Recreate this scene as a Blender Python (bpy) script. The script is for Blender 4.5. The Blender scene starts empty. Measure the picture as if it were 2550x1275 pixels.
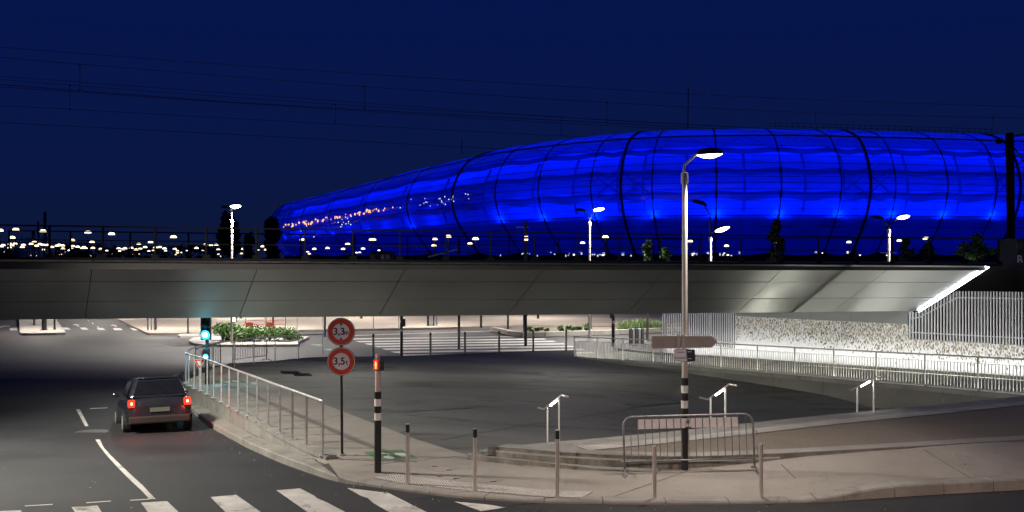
import bpy, bmesh, math, random
import numpy as np
from mathutils import Vector, Matrix
from mathutils.geometry import delaunay_2d_cdt
random.seed(7)
R = math.radians
scene = bpy.context.scene
COL = scene.collection
F = 2550.0            # focal length in photograph pixels
CH = 4.0              # camera height over the near road
HY = 640.0            # image row of the horizon

# ------------------------------------------------------------------ camera
cam = bpy.data.cameras.new('camera')
cam.sensor_width = 36.0
cam.lens = 36.0
cam.shift_y = 2.5 / 2550
cam.clip_start = 0.1
cam.clip_end = 6000
cam_o = bpy.data.objects.new('camera', cam)
cam_o.location = (0, 0, CH)
cam_o.rotation_euler = (R(90), 0, 0)
COL.objects.link(cam_o)
scene.camera = cam_o

# ------------------------------------------------------------------ sky after dusk
world = bpy.data.worlds.new('World')
scene.world = world
world.use_nodes = True
wn = world.node_tree
for n in list(wn.nodes): wn.nodes.remove(n)
# clear sky an hour after sunset: even deep blue, slightly greyer towards the horizon all round
tc = wn.nodes.new('ShaderNodeTexCoord')
sep = wn.nodes.new('ShaderNodeSeparateXYZ')
wn.links.new(tc.outputs['Generated'], sep.inputs[0])
rp_ = wn.nodes.new('ShaderNodeValToRGB')
el_ = rp_.color_ramp.elements
el_[0].position = 0.0; el_[0].color = (0.0042, 0.0088, 0.038, 1)
el_[1].position = 0.30; el_[1].color = (0.0012, 0.0070, 0.076, 1)
e_ = el_.new(0.10); e_.color = (0.0028, 0.0085, 0.058, 1)
e_ = el_.new(1.0); e_.color = (0.0010, 0.0058, 0.070, 1)
wn.links.new(sep.outputs['Z'], rp_.inputs[0])
bg = wn.nodes.new('ShaderNodeBackground')
SKY_STRENGTH = 1.0
bg.inputs['Strength'].default_value = SKY_STRENGTH
wo = wn.nodes.new('ShaderNodeOutputWorld')
wn.links.new(rp_.outputs[0], bg.inputs[0])
wn.links.new(bg.outputs[0], wo.inputs[0])

scene.render.engine = 'CYCLES'
scene.cycles.use_denoising = True
try: scene.cycles.denoiser = 'OPENIMAGEDENOISE'
except Exception: pass
scene.cycles.max_bounces = 6
scene.cycles.diffuse_bounces = 2
scene.cycles.glossy_bounces = 3
scene.cycles.transparent_max_bounces = 12
scene.cycles.sample_clamp_indirect = 4.0
scene.view_settings.view_transform = 'Standard'
scene.view_settings.look = 'None'
scene.view_settings.exposure = 0.0
scene.view_settings.gamma = 1.0
scene.view_settings.use_curve_mapping = False

# ------------------------------------------------------------------ numbers that set the light
P_MAIN = 1000       # lamp head over the steps
P_BEHIND = 13000     # street lamp on the pavement the photographer stands on
P_LEFT = 10000       # street lamp across the road
P_FAR = 8000       # street lamps beyond the bridge
WARM = (1.0, 0.74, 0.56)
NEUTRAL = (1.0, 0.95, 0.80)

# ================================================================== materials
MATS = {}
def nmat(name):
    m = bpy.data.materials.new(name); m.use_nodes = True
    nt = m.node_tree
    b = nt.nodes.get('Principled BSDF')
    MATS[name] = m
    return m, nt, b
def N(nt, t, **kw):
    n = nt.nodes.new(t)
    for k, v in kw.items():
        if k in n.inputs: n.inputs[k].default_value = v
        else: setattr(n, k, v)
    return n
def pos(nt, scale=(1, 1, 1)):
    g = N(nt, 'ShaderNodeNewGeometry')
    mp = N(nt, 'ShaderNodeMapping')
    mp.inputs['Scale'].default_value = scale
    nt.links.new(g.outputs['Position'], mp.inputs['Vector'])
    return mp.outputs[0]
def ramp(nt, fac, stops):
    r = N(nt, 'ShaderNodeValToRGB')
    el = r.color_ramp.elements
    while len(el) < len(stops): el.new(0.5)
    for e, (p, c) in zip(el, stops):
        e.position = p
        e.color = c if len(c) == 4 else (*c, 1)
    nt.links.new(fac, r.inputs[0])
    return r.outputs[0]
def mixc(nt, a, b, fac, mode='MIX'):
    m = N(nt, 'ShaderNodeMix', data_type='RGBA', blend_type=mode)
    for sock, v in ((m.inputs['Factor'], fac), (m.inputs['A'], a), (m.inputs['B'], b)):
        if hasattr(v, 'links'): nt.links.new(v, sock)
        else: sock.default_value = v if isinstance(v, (int, float)) else ((*v, 1) if len(v) == 3 else v)
    return m.outputs['Result']
def rough_surface(name, c1, c2, rough=0.85, scale=0.6, fine=25.0, bump=0.25, speck=None, stain=None, stretch=(1, 1, 1), spec=0.3):
    """a mineral surface: broad blotches, fine grain and fine relief"""
    m, nt, b = nmat(name)
    p = pos(nt, stretch)
    n1 = N(nt, 'ShaderNodeTexNoise', Scale=scale, Detail=6.0, Roughness=0.6)
    nt.links.new(p, n1.inputs['Vector'])
    n2 = N(nt, 'ShaderNodeTexNoise', Scale=fine, Detail=4.0, Roughness=0.7)
    nt.links.new(p, n2.inputs['Vector'])
    c = ramp(nt, n1.outputs['Fac'], [(0.32, c1), (0.68, c2)])
    g = ramp(nt, n2.outputs['Fac'], [(0.3, (0.72, 0.72, 0.72)), (0.7, (1.18, 1.18, 1.18))])
    c = mixc(nt, c, g, 1.0, 'MULTIPLY')
    if stain:
        n3 = N(nt, 'ShaderNodeTexNoise', Scale=stain[0], Detail=5.0, Roughness=0.65, Distortion=0.6)
        nt.links.new(p, n3.inputs['Vector'])
        f = ramp(nt, n3.outputs['Fac'], [(stain[1], (0, 0, 0)), (stain[1] + 0.12, (1, 1, 1))])
        c = mixc(nt, c, mixc(nt, c, stain[2], 1.0, 'MULTIPLY'), f)
    if speck:
        v = N(nt, 'ShaderNodeTexVoronoi', Scale=speck[0])
        nt.links.new(p, v.inputs['Vector'])
        wn_ = N(nt, 'ShaderNodeTexWhiteNoise')
        nt.links.new(v.outputs['Position'], wn_.inputs['Vector'])
        s1 = ramp(nt, v.outputs['Distance'], [(speck[1], (1, 1, 1)), (speck[1] + 0.05, (0, 0, 0))])
        s2 = ramp(nt, wn_.outputs['Value'], [(speck[2], (0, 0, 0)), (speck[2] + 0.01, (1, 1, 1))])
        c = mixc(nt, c, speck[3], mixc(nt, s1, s2, 1.0, 'MULTIPLY'))
    nt.links.new(c, b.inputs['Base Color'])
    rr = ramp(nt, n1.outputs['Fac'], [(0.3, (rough - 0.12,) * 3), (0.7, (min(1, rough + 0.08),) * 3)])
    nt.links.new(rr, b.inputs['Roughness'])
    b.inputs['Specular IOR Level'].default_value = spec
    bp = N(nt, 'ShaderNodeBump', Strength=bump, Distance=0.02)
    nt.links.new(n2.outputs['Fac'], bp.inputs['Height'])
    nt.links.new(bp.outputs[0], b.inputs['Normal'])
    return m
def plain(name, c, rough=0.5, metal=0.0, noise=0.12, nscale=8.0, spec=0.5, bump=0.0):
    m, nt, b = nmat(name)
    n1 = N(nt, 'ShaderNodeTexNoise', Scale=nscale, Detail=4.0)
    nt.links.new(pos(nt), n1.inputs['Vector'])
    lo = tuple(x * (1 - noise) for x in c); hi = tuple(x * (1 + noise) for x in c)
    nt.links.new(ramp(nt, n1.outputs['Fac'], [(0.3, lo), (0.7, hi)]), b.inputs['Base Color'])
    nt.links.new(ramp(nt, n1.outputs['Fac'], [(0.3, (max(0.03, rough - 0.07),) * 3), (0.7, (min(1, rough + 0.07),) * 3)]), b.inputs['Roughness'])
    b.inputs['Metallic'].default_value = metal
    b.inputs['Specular IOR Level'].default_value = spec
    if bump:
        bp = N(nt, 'ShaderNodeBump', Strength=bump, Distance=0.01)
        nt.links.new(n1.outputs['Fac'], bp.inputs['Height']); nt.links.new(bp.outputs[0], b.inputs['Normal'])
    return m
def glow(name, c, strength, sample=True):
    m, nt, b = nmat(name)
    nt.nodes.remove(b)
    e = N(nt, 'ShaderNodeEmission'); e.inputs[0].default_value = (*c, 1); e.inputs[1].default_value = strength
    nt.links.new(e.outputs[0], nt.nodes['Material Output'].inputs[0])
    if not sample: m.cycles.emission_sampling = 'NONE'
    return m

rough_surface('asphalt', (0.015, 0.0157, 0.0185), (0.030, 0.031, 0.035), rough=0.78, scale=0.35, fine=70, bump=0.5,
              speck=(7.0, 0.10, 0.955, (0.30, 0.29, 0.27)), stain=(0.5, 0.60, (0.6, 0.6, 0.62)), spec=0.4)
rough_surface('asphalt_far', (0.045, 0.046, 0.047), (0.075, 0.074, 0.073), rough=0.8, scale=0.25, fine=30, bump=0.2, stretch=(0.35, 1.6, 1))
rough_surface('plaza_asphalt', (0.105, 0.106, 0.10), (0.17, 0.168, 0.157), rough=0.85, scale=0.30, fine=40, bump=0.35,
              stain=(0.45, 0.54, (0.55, 0.55, 0.54)), speck=(5.0, 0.07, 0.95, (0.24, 0.23, 0.2)), stretch=(0.45, 1.3, 1))
rough_surface('plaza_patch', (0.092, 0.093, 0.09), (0.15, 0.149, 0.142), rough=0.85, scale=0.6, fine=40, bump=0.4, stain=(0.7, 0.54, (0.6, 0.6, 0.6)))
rough_surface('concrete_pave', (0.225, 0.205, 0.182), (0.305, 0.28, 0.25), rough=0.9, scale=0.5, fine=60, bump=0.2,
              stain=(0.9, 0.60, (0.82, 0.82, 0.80)), speck=(6.0, 0.06, 0.96, (0.07, 0.06, 0.05)))
rough_surface('kerb_stone', (0.20, 0.19, 0.175), (0.30, 0.285, 0.265), rough=0.9, scale=1.2, fine=80, bump=0.3,
              stain=(2.0, 0.57, (0.72, 0.70, 0.66)))
rough_surface('concrete_wall', (0.20, 0.195, 0.18), (0.30, 0.29, 0.27), rough=0.9, scale=0.9, fine=50, bump=0.25,
              stain=(1.6, 0.56, (0.6, 0.59, 0.55)), stretch=(1, 1, 0.5))
rough_surface('mossy_concrete', (0.17, 0.16, 0.14), (0.30, 0.285, 0.255), rough=0.95, scale=2.2, fine=60, bump=0.5,
              stain=(3.0, 0.50, (0.66, 0.66, 0.60)), stretch=(1, 1, 0.6))
rough_surface('ramp_concrete', (0.15, 0.147, 0.135), (0.21, 0.205, 0.19), rough=0.9, scale=0.8, fine=60, bump=0.25, stain=(2.4, 0.60, (0.62, 0.62, 0.58)), stretch=(.6, .6, 1.6))
rough_surface('aggregate', (0.15, 0.125, 0.10), (0.20, 0.17, 0.14), rough=0.9, scale=0.5, fine=90, bump=0.6,
              speck=(22.0, 0.22, 0.7, (0.32, 0.28, 0.24)))
rough_surface('step_stone', (0.20, 0.195, 0.18), (0.29, 0.28, 0.26), rough=0.85, scale=1.0, fine=60, bump=0.25)
rough_surface('sand_plaza', (0.27, 0.235, 0.20), (0.36, 0.32, 0.275), rough=0.95, scale=0.2, fine=20, bump=0.2, stretch=(0.3, 1.5, 1),
              stain=(0.15, 0.6, (0.85, 0.84, 0.82)))
rough_surface('light_island', (0.36, 0.34, 0.31), (0.46, 0.44, 0.40), rough=0.9, scale=0.5, fine=30, bump=0.2)
rough_surface('soil', (0.09, 0.08, 0.065), (0.18, 0.16, 0.135), rough=1.0, scale=1.5, fine=30, bump=0.8)
rough_surface('far_ground', (0.015, 0.016, 0.016), (0.03, 0.03, 0.028), rough=1.0, scale=0.02, fine=0.5, bump=0.1)
rough_surface('paint_white', (0.40, 0.385, 0.365), (0.58, 0.56, 0.53), rough=0.75, scale=1.6, fine=60, bump=0.3,
              stain=(2.6, 0.57, (0.30, 0.30, 0.31)))
rough_surface('paint_far', (0.42, 0.41, 0.385), (0.56, 0.545, 0.51), rough=0.8, scale=1.2, fine=20, bump=0.1,
              stain=(2.0, 0.60, (0.6, 0.6, 0.6)))
rough_surface('paint_green', (0.08, 0.17, 0.085), (0.12, 0.23, 0.13), rough=0.8, scale=2.5, fine=50, bump=0.3,
              stain=(4.0, 0.55, (0.75, 0.7, 0.7)))
rough_surface('joint_dark', (0.05, 0.047, 0.04), (0.085, 0.08, 0.07), rough=1.0, scale=3, fine=40, bump=0.3)
plain('bridge_metal', (0.60, 0.625, 0.60), rough=0.36, metal=0.55, noise=0.06, nscale=0.7)
plain('bridge_dark', (0.035, 0.035, 0.037), rough=0.7, noise=0.2, nscale=1.5)
plain('dark_paint', (0.018, 0.019, 0.022), rough=0.45, noise=0.15)
plain('rail_dark', (0.007, 0.0075, 0.009), rough=0.85, noise=0.15, spec=0.12)
plain('grey_panel', (0.23, 0.245, 0.25), rough=0.5, metal=0.3, noise=0.07, nscale=1.5)
plain('steel', (0.62, 0.56, 0.53), rough=0.36, metal=0.85, noise=0.03, nscale=2)
plain('galvanised', (0.56, 0.565, 0.57), rough=0.48, metal=0.6, noise=0.2, nscale=14)
plain('rail_pale', (0.50, 0.50, 0.47), rough=0.5, metal=0.3, noise=0.1, nscale=10)
plain('galvanised_worn', (0.22, 0.22, 0.23), rough=0.5, metal=0.6, noise=0.25, nscale=12)
plain('galvanised_dark', (0.16, 0.165, 0.175), rough=0.5, metal=0.7, noise=0.22, nscale=14)
plain('pole_paint', (0.46, 0.42, 0.385), rough=0.45, noise=0.06, nscale=5)
plain('pole_white', (0.66, 0.65, 0.63), rough=0.5, noise=0.07, nscale=5)
plain('black', (0.012, 0.012, 0.013), rough=0.4, noise=0.1)
plain('bar_white', (0.72, 0.73, 0.76), rough=0.4, noise=0.05, nscale=3)
plain('sign_red', (0.62, 0.045, 0.016), rough=0.4, noise=0.06)
plain('sign_white', (0.84, 0.82, 0.81), rough=0.4, noise=0.05)
plain('sign_back', (0.36, 0.30, 0.28), rough=0.5, noise=0.08, nscale=4)
plain('sign_blue', (0.02, 0.045, 0.15), rough=0.4)
plain('board', (0.80, 0.79, 0.78), rough=0.5, noise=0.07)
plain('wood_red', (0.40, 0.035, 0.02), rough=0.5)
plain('car_paint', (0.028, 0.034, 0.045), rough=0.22, metal=0.5, noise=0.05)
plain('car_glass', (0.008, 0.009, 0.011), rough=0.08, spec=0.8)
plain('rubber', (0.012, 0.012, 0.012), rough=0.85)
plain('leaf', (0.055, 0.12, 0.022), rough=0.6, noise=0.45, nscale=6)
plain('leaf_dark', (0.022, 0.040, 0.014), rough=0.7, noise=0.4, nscale=3)
plain('leaf_grass', (0.11, 0.17, 0.06), rough=0.7, noise=0.4, nscale=6)
plain('bark', (0.06, 0.048, 0.036), rough=0.9, noise=0.3)
plain('far_silhouette', (0.02, 0.021, 0.024), rough=0.9)
plain('etfe_rib', (0.008, 0.009, 0.02), rough=0.5)
plain('etfe_band', (0.012, 0.013, 0.10), rough=0.7, noise=0.25, nscale=0.15)
plain('concourse_wall', (0.30, 0.34, 0.62), rough=0.8, noise=0.25, nscale=0.12)
glow('lamp_white', (1.0, 0.93, 0.82), 14.0, False)
glow('lamp_cool', (1.0, 0.98, 0.93), 14.0, False)
glow('led_strip', (1.0, 0.97, 0.84), 60.0)
glow('led_wall', (1.0, 0.98, 0.92), 31.0)
glow('led_bridge', (0.92, 0.95, 1.0), 24.0)
glow('led_rail', (1.0, 0.98, 0.90), 65.0)
glow('far_lamp', (1.0, 0.80, 0.50), 3.2, False)
glow('far_lamp_amber', (1.0, 0.62, 0.22), 3.0, False)
glow('concourse_lamp', (1.0, 0.48, 0.20), 1.7, False)
glow('concourse_lamp_white', (0.75, 0.82, 1.0), 1.6, False)
glow('window_lit', (0.75, 0.85, 1.0), 1.0, False)
glow('signal_green', (0.03, 0.55, 1.0), 3.2, False)
glow('signal_core', (0.6, 0.95, 1.0), 12.0, False)
glow('signal_red', (1.0, 0.015, 0.008), 2.2, False)
glow('signal_man', (1.0, 0.40, 0.12), 2.6, False)
glow('tail_red', (1.0, 0.022, 0.008), 4.0, False)
glow('tail_core', (1.0, 0.45, 0.20), 8.0, False)
glow('plate_glow', (0.9, 0.85, 0.6), 0.16, False)  # number plate's own glow, stands in for light falling on it

# tactile paving: ribbed bands
def ribbed(name, c1, c2, angle, scale):
    m, nt, b = nmat(name)
    g = N(nt, 'ShaderNodeNewGeometry')
    mp = N(nt, 'ShaderNodeMapping'); mp.inputs['Rotation'].default_value = (0, 0, angle)
    nt.links.new(g.outputs['Position'], mp.inputs['Vector'])
    w = N(nt, 'ShaderNodeTexWave', Scale=scale); nt.links.new(mp.outputs[0], w.inputs['Vector'])
    n1 = N(nt, 'ShaderNodeTexNoise', Scale=2.0, Detail=5.0); nt.links.new(g.outputs['Position'], n1.inputs['Vector'])
    c = ramp(nt, n1.outputs['Fac'], [(0.3, c1), (0.7, c2)])
    d = ramp(nt, w.outputs['Fac'], [(0.1, (0.76, 0.76, 0.76)), (0.5, (1, 1, 1))])
    nt.links.new(mixc(nt, c, d, 1.0, 'MULTIPLY'), b.inputs['Base Color'])
    b.inputs['Roughness'].default_value = 0.85
    bp = N(nt, 'ShaderNodeBump', Strength=0.8, Distance=0.012)
    nt.links.new(w.outputs['Fac'], bp.inputs['Height']); nt.links.new(bp.outputs[0], b.inputs['Normal'])
ribbed('tactile_front', (0.36, 0.33, 0.31), (0.45, 0.41, 0.38), R(-14), 8.0)
ribbed('tactile_step', (0.30, 0.285, 0.26), (0.40, 0.38, 0.35), R(-28), 3.2)

# white matrix concrete with cast grooves, denser towards the top of the cast pattern
m, nt, b = nmat('relief_wall')
g = N(nt, 'ShaderNodeNewGeometry')
sx = N(nt, 'ShaderNodeSeparateXYZ'); nt.links.new(g.outputs['Position'], sx.inputs[0])
mp = N(nt, 'ShaderNodeMapping'); mp.inputs['Scale'].default_value = (26, 17, 9.5)
nt.links.new(g.outputs['Position'], mp.inputs['Vector'])
vo = N(nt, 'ShaderNodeTexVoronoi', Scale=1.0); nt.links.new(mp.outputs[0], vo.inputs['Vector'])
wv = N(nt, 'ShaderNodeTexWhiteNoise'); nt.links.new(vo.outputs['Position'], wv.inputs['Vector'])
nz = N(nt, 'ShaderNodeTexNoise', Scale=1.2, Detail=3.0); nt.links.new(g.outputs['Position'], nz.inputs['Vector'])
hgt = N(nt, 'ShaderNodeMapRange'); hgt.inputs['From Min'].default_value = 0.0; hgt.inputs['From Max'].default_value = 1.25
hgt.inputs['To Min'].default_value = 0.0; hgt.inputs['To Max'].default_value = 1.5
nt.links.new(sx.outputs['Z'], hgt.inputs['Value'])
ad = N(nt, 'ShaderNodeMath', operation='MULTIPLY_ADD'); ad.inputs[1].default_value = 0.55; nt.links.new(nz.outputs['Fac'], ad.inputs[0])
sb = N(nt, 'ShaderNodeMath', operation='SUBTRACT'); nt.links.new(hgt.outputs[0], sb.inputs[0]); sb.inputs[1].default_value = 0.30
nt.links.new(sb.outputs[0], ad.inputs[2])
lt = N(nt, 'ShaderNodeMath', operation='LESS_THAN'); nt.links.new(wv.outputs['Value'], lt.inputs[0]); nt.links.new(ad.outputs[0], lt.inputs[1])
sh = N(nt, 'ShaderNodeMath', operation='LESS_THAN'); nt.links.new(vo.outputs['Distance'], sh.inputs[0]); sh.inputs[1].default_value = 0.52
fl = N(nt, 'ShaderNodeMath', operation='MULTIPLY'); nt.links.new(lt.outputs[0], fl.inputs[0]); nt.links.new(sh.outputs[0], fl.inputs[1])
fine = N(nt, 'ShaderNodeTexNoise', Scale=9.0, Detail=4.0); nt.links.new(g.outputs['Position'], fine.inputs['Vector'])
basec = ramp(nt, fine.outputs['Fac'], [(0.3, (0.66, 0.67, 0.70)), (0.7, (0.80, 0.81, 0.83))])
flk = ramp(nt, wv.outputs['Value'], [(0.0, (0.10, 0.085, 0.05)), (0.5, (0.36, 0.32, 0.24)), (0.8, (0.5, 0.47, 0.4))])
nt.links.new(mixc(nt, basec, flk, fl.outputs[0]), b.inputs['Base Color'])
b.inputs['Roughness'].default_value = 0.85
iv = N(nt, 'ShaderNodeMath', operation='SUBTRACT'); iv.inputs[0].default_value = 1.0; nt.links.new(fl.outputs[0], iv.inputs[1])
bp = N(nt, 'ShaderNodeBump', Strength=0.9, Distance=0.05); nt.links.new(iv.outputs[0], bp.inputs['Height']); nt.links.new(bp.outputs[0], b.inputs['Normal'])

# blue lit foil of the stadium: partly see-through, part of the backlight put in as its own glow
m, nt, b = nmat('etfe_foil')
nt.nodes.remove(b)
oi = N(nt, 'ShaderNodeObjectInfo')
g = N(nt, 'ShaderNodeNewGeometry')
no = N(nt, 'ShaderNodeTexNoise', Scale=0.16, Detail=5.0, Roughness=0.65, Distortion=0.8); nt.links.new(pos(nt, (1, 1, .55)), no.inputs['Vector'])
var = N(nt, 'ShaderNodeMath', operation='MULTIPLY_ADD'); nt.links.new(oi.outputs['Random'], var.inputs[0]); var.inputs[1].default_value = 0.22; var.inputs[2].default_value = 0.2
v2 = N(nt, 'ShaderNodeMath', operation='MULTIPLY_ADD'); nt.links.new(no.outputs['Fac'], v2.inputs[0]); v2.inputs[1].default_value = 1.3; nt.links.new(var.outputs[0], v2.inputs[2])
em = N(nt, 'ShaderNodeEmission'); em.inputs[0].default_value = (0.0, 0.004, 0.42, 1)
v3 = N(nt, 'ShaderNodeMath', operation='MULTIPLY'); nt.links.new(v2.outputs[0], v3.inputs[0]); v3.inputs[1].default_value = 0.13
nt.links.new(v3.outputs[0], em.inputs[1])
tl = N(nt, 'ShaderNodeBsdfTranslucent'); tl.inputs[0].default_value = (0.35, 0.45, 0.9, 1)
tr = N(nt, 'ShaderNodeBsdfTransparent'); tr.inputs[0].default_value = (0.6, 0.7, 1.0, 1)
gl = N(nt, 'ShaderNodeBsdfGlossy'); gl.inputs[0].default_value = (0.05, 0.05, 0.06, 1); gl.inputs['Roughness'].default_value = 0.2
m1 = N(nt, 'ShaderNodeMixShader'); m1.inputs[0].default_value = 0.69
nt.links.new(tl.outputs[0], m1.inputs[1]); nt.links.new(tr.outputs[0], m1.inputs[2])
a1 = N(nt, 'ShaderNodeAddShader'); nt.links.new(m1.outputs[0], a1.inputs[0]); nt.links.new(em.outputs[0], a1.inputs[1])
a2 = N(nt, 'ShaderNodeAddShader'); nt.links.new(a1.outputs[0], a2.inputs[0]); nt.links.new(gl.outputs[0], a2.inputs[1])
nt.links.new(a2.outputs[0], nt.nodes['Material Output'].inputs[0])
m.cycles.emission_sampling = 'NONE'

_f = MATS['etfe_foil'].copy(); _f.name = 'etfe_foil_skirt_glow'; MATS['etfe_foil_skirt_glow'] = _f      # foil below the ledge: no lamps behind, its blue light is put in as glow
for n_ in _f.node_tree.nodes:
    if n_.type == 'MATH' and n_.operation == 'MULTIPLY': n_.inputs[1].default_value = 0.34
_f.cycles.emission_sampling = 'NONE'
_f = MATS['etfe_foil'].copy(); _f.name = 'etfe_foil_roof_glow'; MATS['etfe_foil_roof_glow'] = _f      # roof foil: stronger glow put in for the light missing behind it
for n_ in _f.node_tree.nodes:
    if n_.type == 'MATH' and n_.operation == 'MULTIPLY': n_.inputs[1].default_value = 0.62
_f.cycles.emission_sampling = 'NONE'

# ================================================================== mesh helpers
class MB:
    def __init__(s): s.v = []; s.f = []; s.m = []; s.mi = 0
    def add(s, vs, fs):
        o = len(s.v); s.v += [tuple(v) for v in vs]
        for f in fs: s.f.append(tuple(o + i for i in f)); s.m.append(s.mi)
        return s
    def box(s, c, size, M=None):
        x, y, z = size[0] / 2, size[1] / 2, size[2] / 2
        vs = [Vector((a * x, b_ * y, c_ * z)) for c_ in (-1, 1) for b_ in (-1, 1) for a in (-1, 1)]
        if M is not None: vs = [M @ v for v in vs]
        c = Vector(c)
        return s.add([v + c for v in vs], [(0, 2, 3, 1), (4, 5, 7, 6), (0, 1, 5, 4), (2, 6, 7, 3), (0, 4, 6, 2), (1, 3, 7, 5)])
    def hexa(s, bot, top):
        n = len(bot)
        fs = [tuple(range(n - 1, -1, -1)), tuple(range(n, 2 * n))]
        fs += [(i, (i + 1) % n, n + (i + 1) % n, n + i) for i in range(n)]
        return s.add(list(bot) + list(top), fs)
    def beam(s, p0, p1, w, h=None, up=Vector((0, 0, 1))):
        h = h or w
        p0, p1 = Vector(p0), Vector(p1); d = (p1 - p0).normalized()
        if abs(d.dot(up)) > 0.99: up = Vector((0, 1, 0))
        a = d.cross(up).normalized(); c = a.cross(d)
        q = [-a * w / 2 - c * h / 2, a * w / 2 - c * h / 2, a * w / 2 + c * h / 2, -a * w / 2 + c * h / 2]
        return s.hexa([p0 + k for k in q], [p1 + k for k in q])
    def tube(s, path, r, n=8, cap=True):
        path = [Vector(p) for p in path]
        rs = r if isinstance(r, (list, tuple)) else [r] * len(path)
        rings = []
        a = None
        for i, p in enumerate(path):
            t = (path[min(i + 1, len(path) - 1)] - path[max(i - 1, 0)])
            t = t.normalized() if t.length > 1e-9 else Vector((0, 0, 1))
            if a is None:
                u = Vector((0, 0, 1)) if abs(t.z) < 0.9 else Vector((1, 0, 0))
                a = t.cross(u).normalized()
            else:
                a = (a - t * a.dot(t))
                a = a.normalized() if a.length > 1e-6 else t.orthogonal().normalized()
            c = t.cross(a)
            rings.append([p + (a * math.cos(k * 2 * math.pi / n) + c * math.sin(k * 2 * math.pi / n)) * rs[i] for k in range(n)])
        o = len(s.v)
        for rg in rings: s.v += [tuple(v) for v in rg]
        for i in range(len(rings) - 1):
            for k in range(n):
                s.f.append((o + i * n + k, o + i * n + (k + 1) % n, o + (i + 1) * n + (k + 1) % n, o + (i + 1) * n + k)); s.m.append(s.mi)
        if cap:
            s.f.append(tuple(o + k for k in range(n - 1, -1, -1))); s.m.append(s.mi)
            L = o + (len(rings) - 1) * n
            s.f.append(tuple(L + k for k in range(n))); s.m.append(s.mi)
        return s
    def lathe(s, prof, n=16, c=(0, 0, 0), M=None):
        c = Vector(c); o = len(s.v); m_ = len(prof)
        for r_, z in prof:
            for k in range(n):
                v = Vector((r_ * math.cos(2 * math.pi * k / n), r_ * math.sin(2 * math.pi * k / n), z))
                if M is not None: v = M @ v
                s.v.append(tuple(v + c))
        for i in range(m_ - 1):
            for k in range(n):
                s.f.append((o + i * n + k, o + i * n + (k + 1) % n, o + (i + 1) * n + (k + 1) % n, o + (i + 1) * n + k)); s.m.append(s.mi)
        s.f.append(tuple(o + k for k in range(n - 1, -1, -1))); s.m.append(s.mi)
        s.f.append(tuple(o + (m_ - 1) * n + k for k in range(n))); s.m.append(s.mi)
        return s
    def grid(s, rows):
        o = len(s.v); w = len(rows[0])
        for r_ in rows: s.v += [tuple(v) for v in r_]
        for i in range(len(rows) - 1):
            for k in range(w - 1):
                s.f.append((o + i * w + k, o + i * w + k + 1, o + (i + 1) * w + k + 1, o + (i + 1) * w + k)); s.m.append(s.mi)
        return s
    def mesh(s, name, mat, smooth=False):
        me = bpy.data.meshes.new(name)
        me.from_pydata(s.v, [], s.f)
        for mm in (mat if isinstance(mat, (list, tuple)) else [mat]): me.materials.append(MATS[mm])
        if isinstance(mat, (list, tuple)): me.polygons.foreach_set('material_index', s.m)
        if smooth:
            me.polygons.foreach_set('use_smooth', [True] * len(me.polygons))
        me.update()
        return me
    def build(s, name, mat, parent=None, smooth=False, world=False, bevel=0):
        """world=True: the coordinates are world ones and the parent is an unrotated Empty"""
        if world and parent is not None:
            q = parent
            off = Vector((0, 0, 0))
            while q is not None: off += q.location; q = q.parent
            s.v = [tuple(Vector(v) - off) for v in s.v]
        return obj(name, s.mesh(name, mat, smooth), parent, bevel)
def obj(name, me, parent=None, bevel=0):
    o = bpy.data.objects.new(name, me); COL.objects.link(o)
    if parent is not None: o.parent = parent
    if bevel:
        bm = o.modifiers.new('bevel', 'BEVEL'); bm.width = bevel; bm.segments = 2; bm.limit_method = 'ANGLE'
    return o
def thing(name, label, cat, loc=(0, 0, 0), rotz=0.0, group=None):
    o = bpy.data.objects.new(name, None); COL.objects.link(o)
    o.empty_display_size = 0.2
    o.location = loc; o.rotation_euler = (0, 0, rotz)
    return tag(o, label, cat, group)
def tag(o, label=None, cat=None, group=None, kind=None):
    if label: o['label'] = label
    if cat: o['category'] = cat
    if group: o['group'] = group
    if kind: o['kind'] = kind
    return o
def struct(o): o['kind'] = 'structure'; return o
def copy_tree(o, parent=None):
    c = o.copy(); COL.objects.link(c); c.parent = parent
    for ch in list(o.children): copy_tree(ch, c)
    return c
def lamp(name, kind, loc, power, color, parent=None, target=None, cone=150, blend=0.6, size=0.12, world=True):
    l = bpy.data.lights.new(name, kind); l.energy = power; l.color = color
    if kind == 'SPOT': l.spot_size = R(cone); l.spot_blend = blend
    l.shadow_soft_size = size
    o = bpy.data.objects.new(name, l); COL.objects.link(o)
    loc = Vector(loc)
    d = Vector((0, 0, -1)) if target is None else (Vector(target) - loc)
    o.rotation_euler = d.to_track_quat('-Z', 'Y').to_euler()
    if parent is not None:
        o.parent = parent; loc = loc - parent.location
    o.location = loc
    return o

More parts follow.
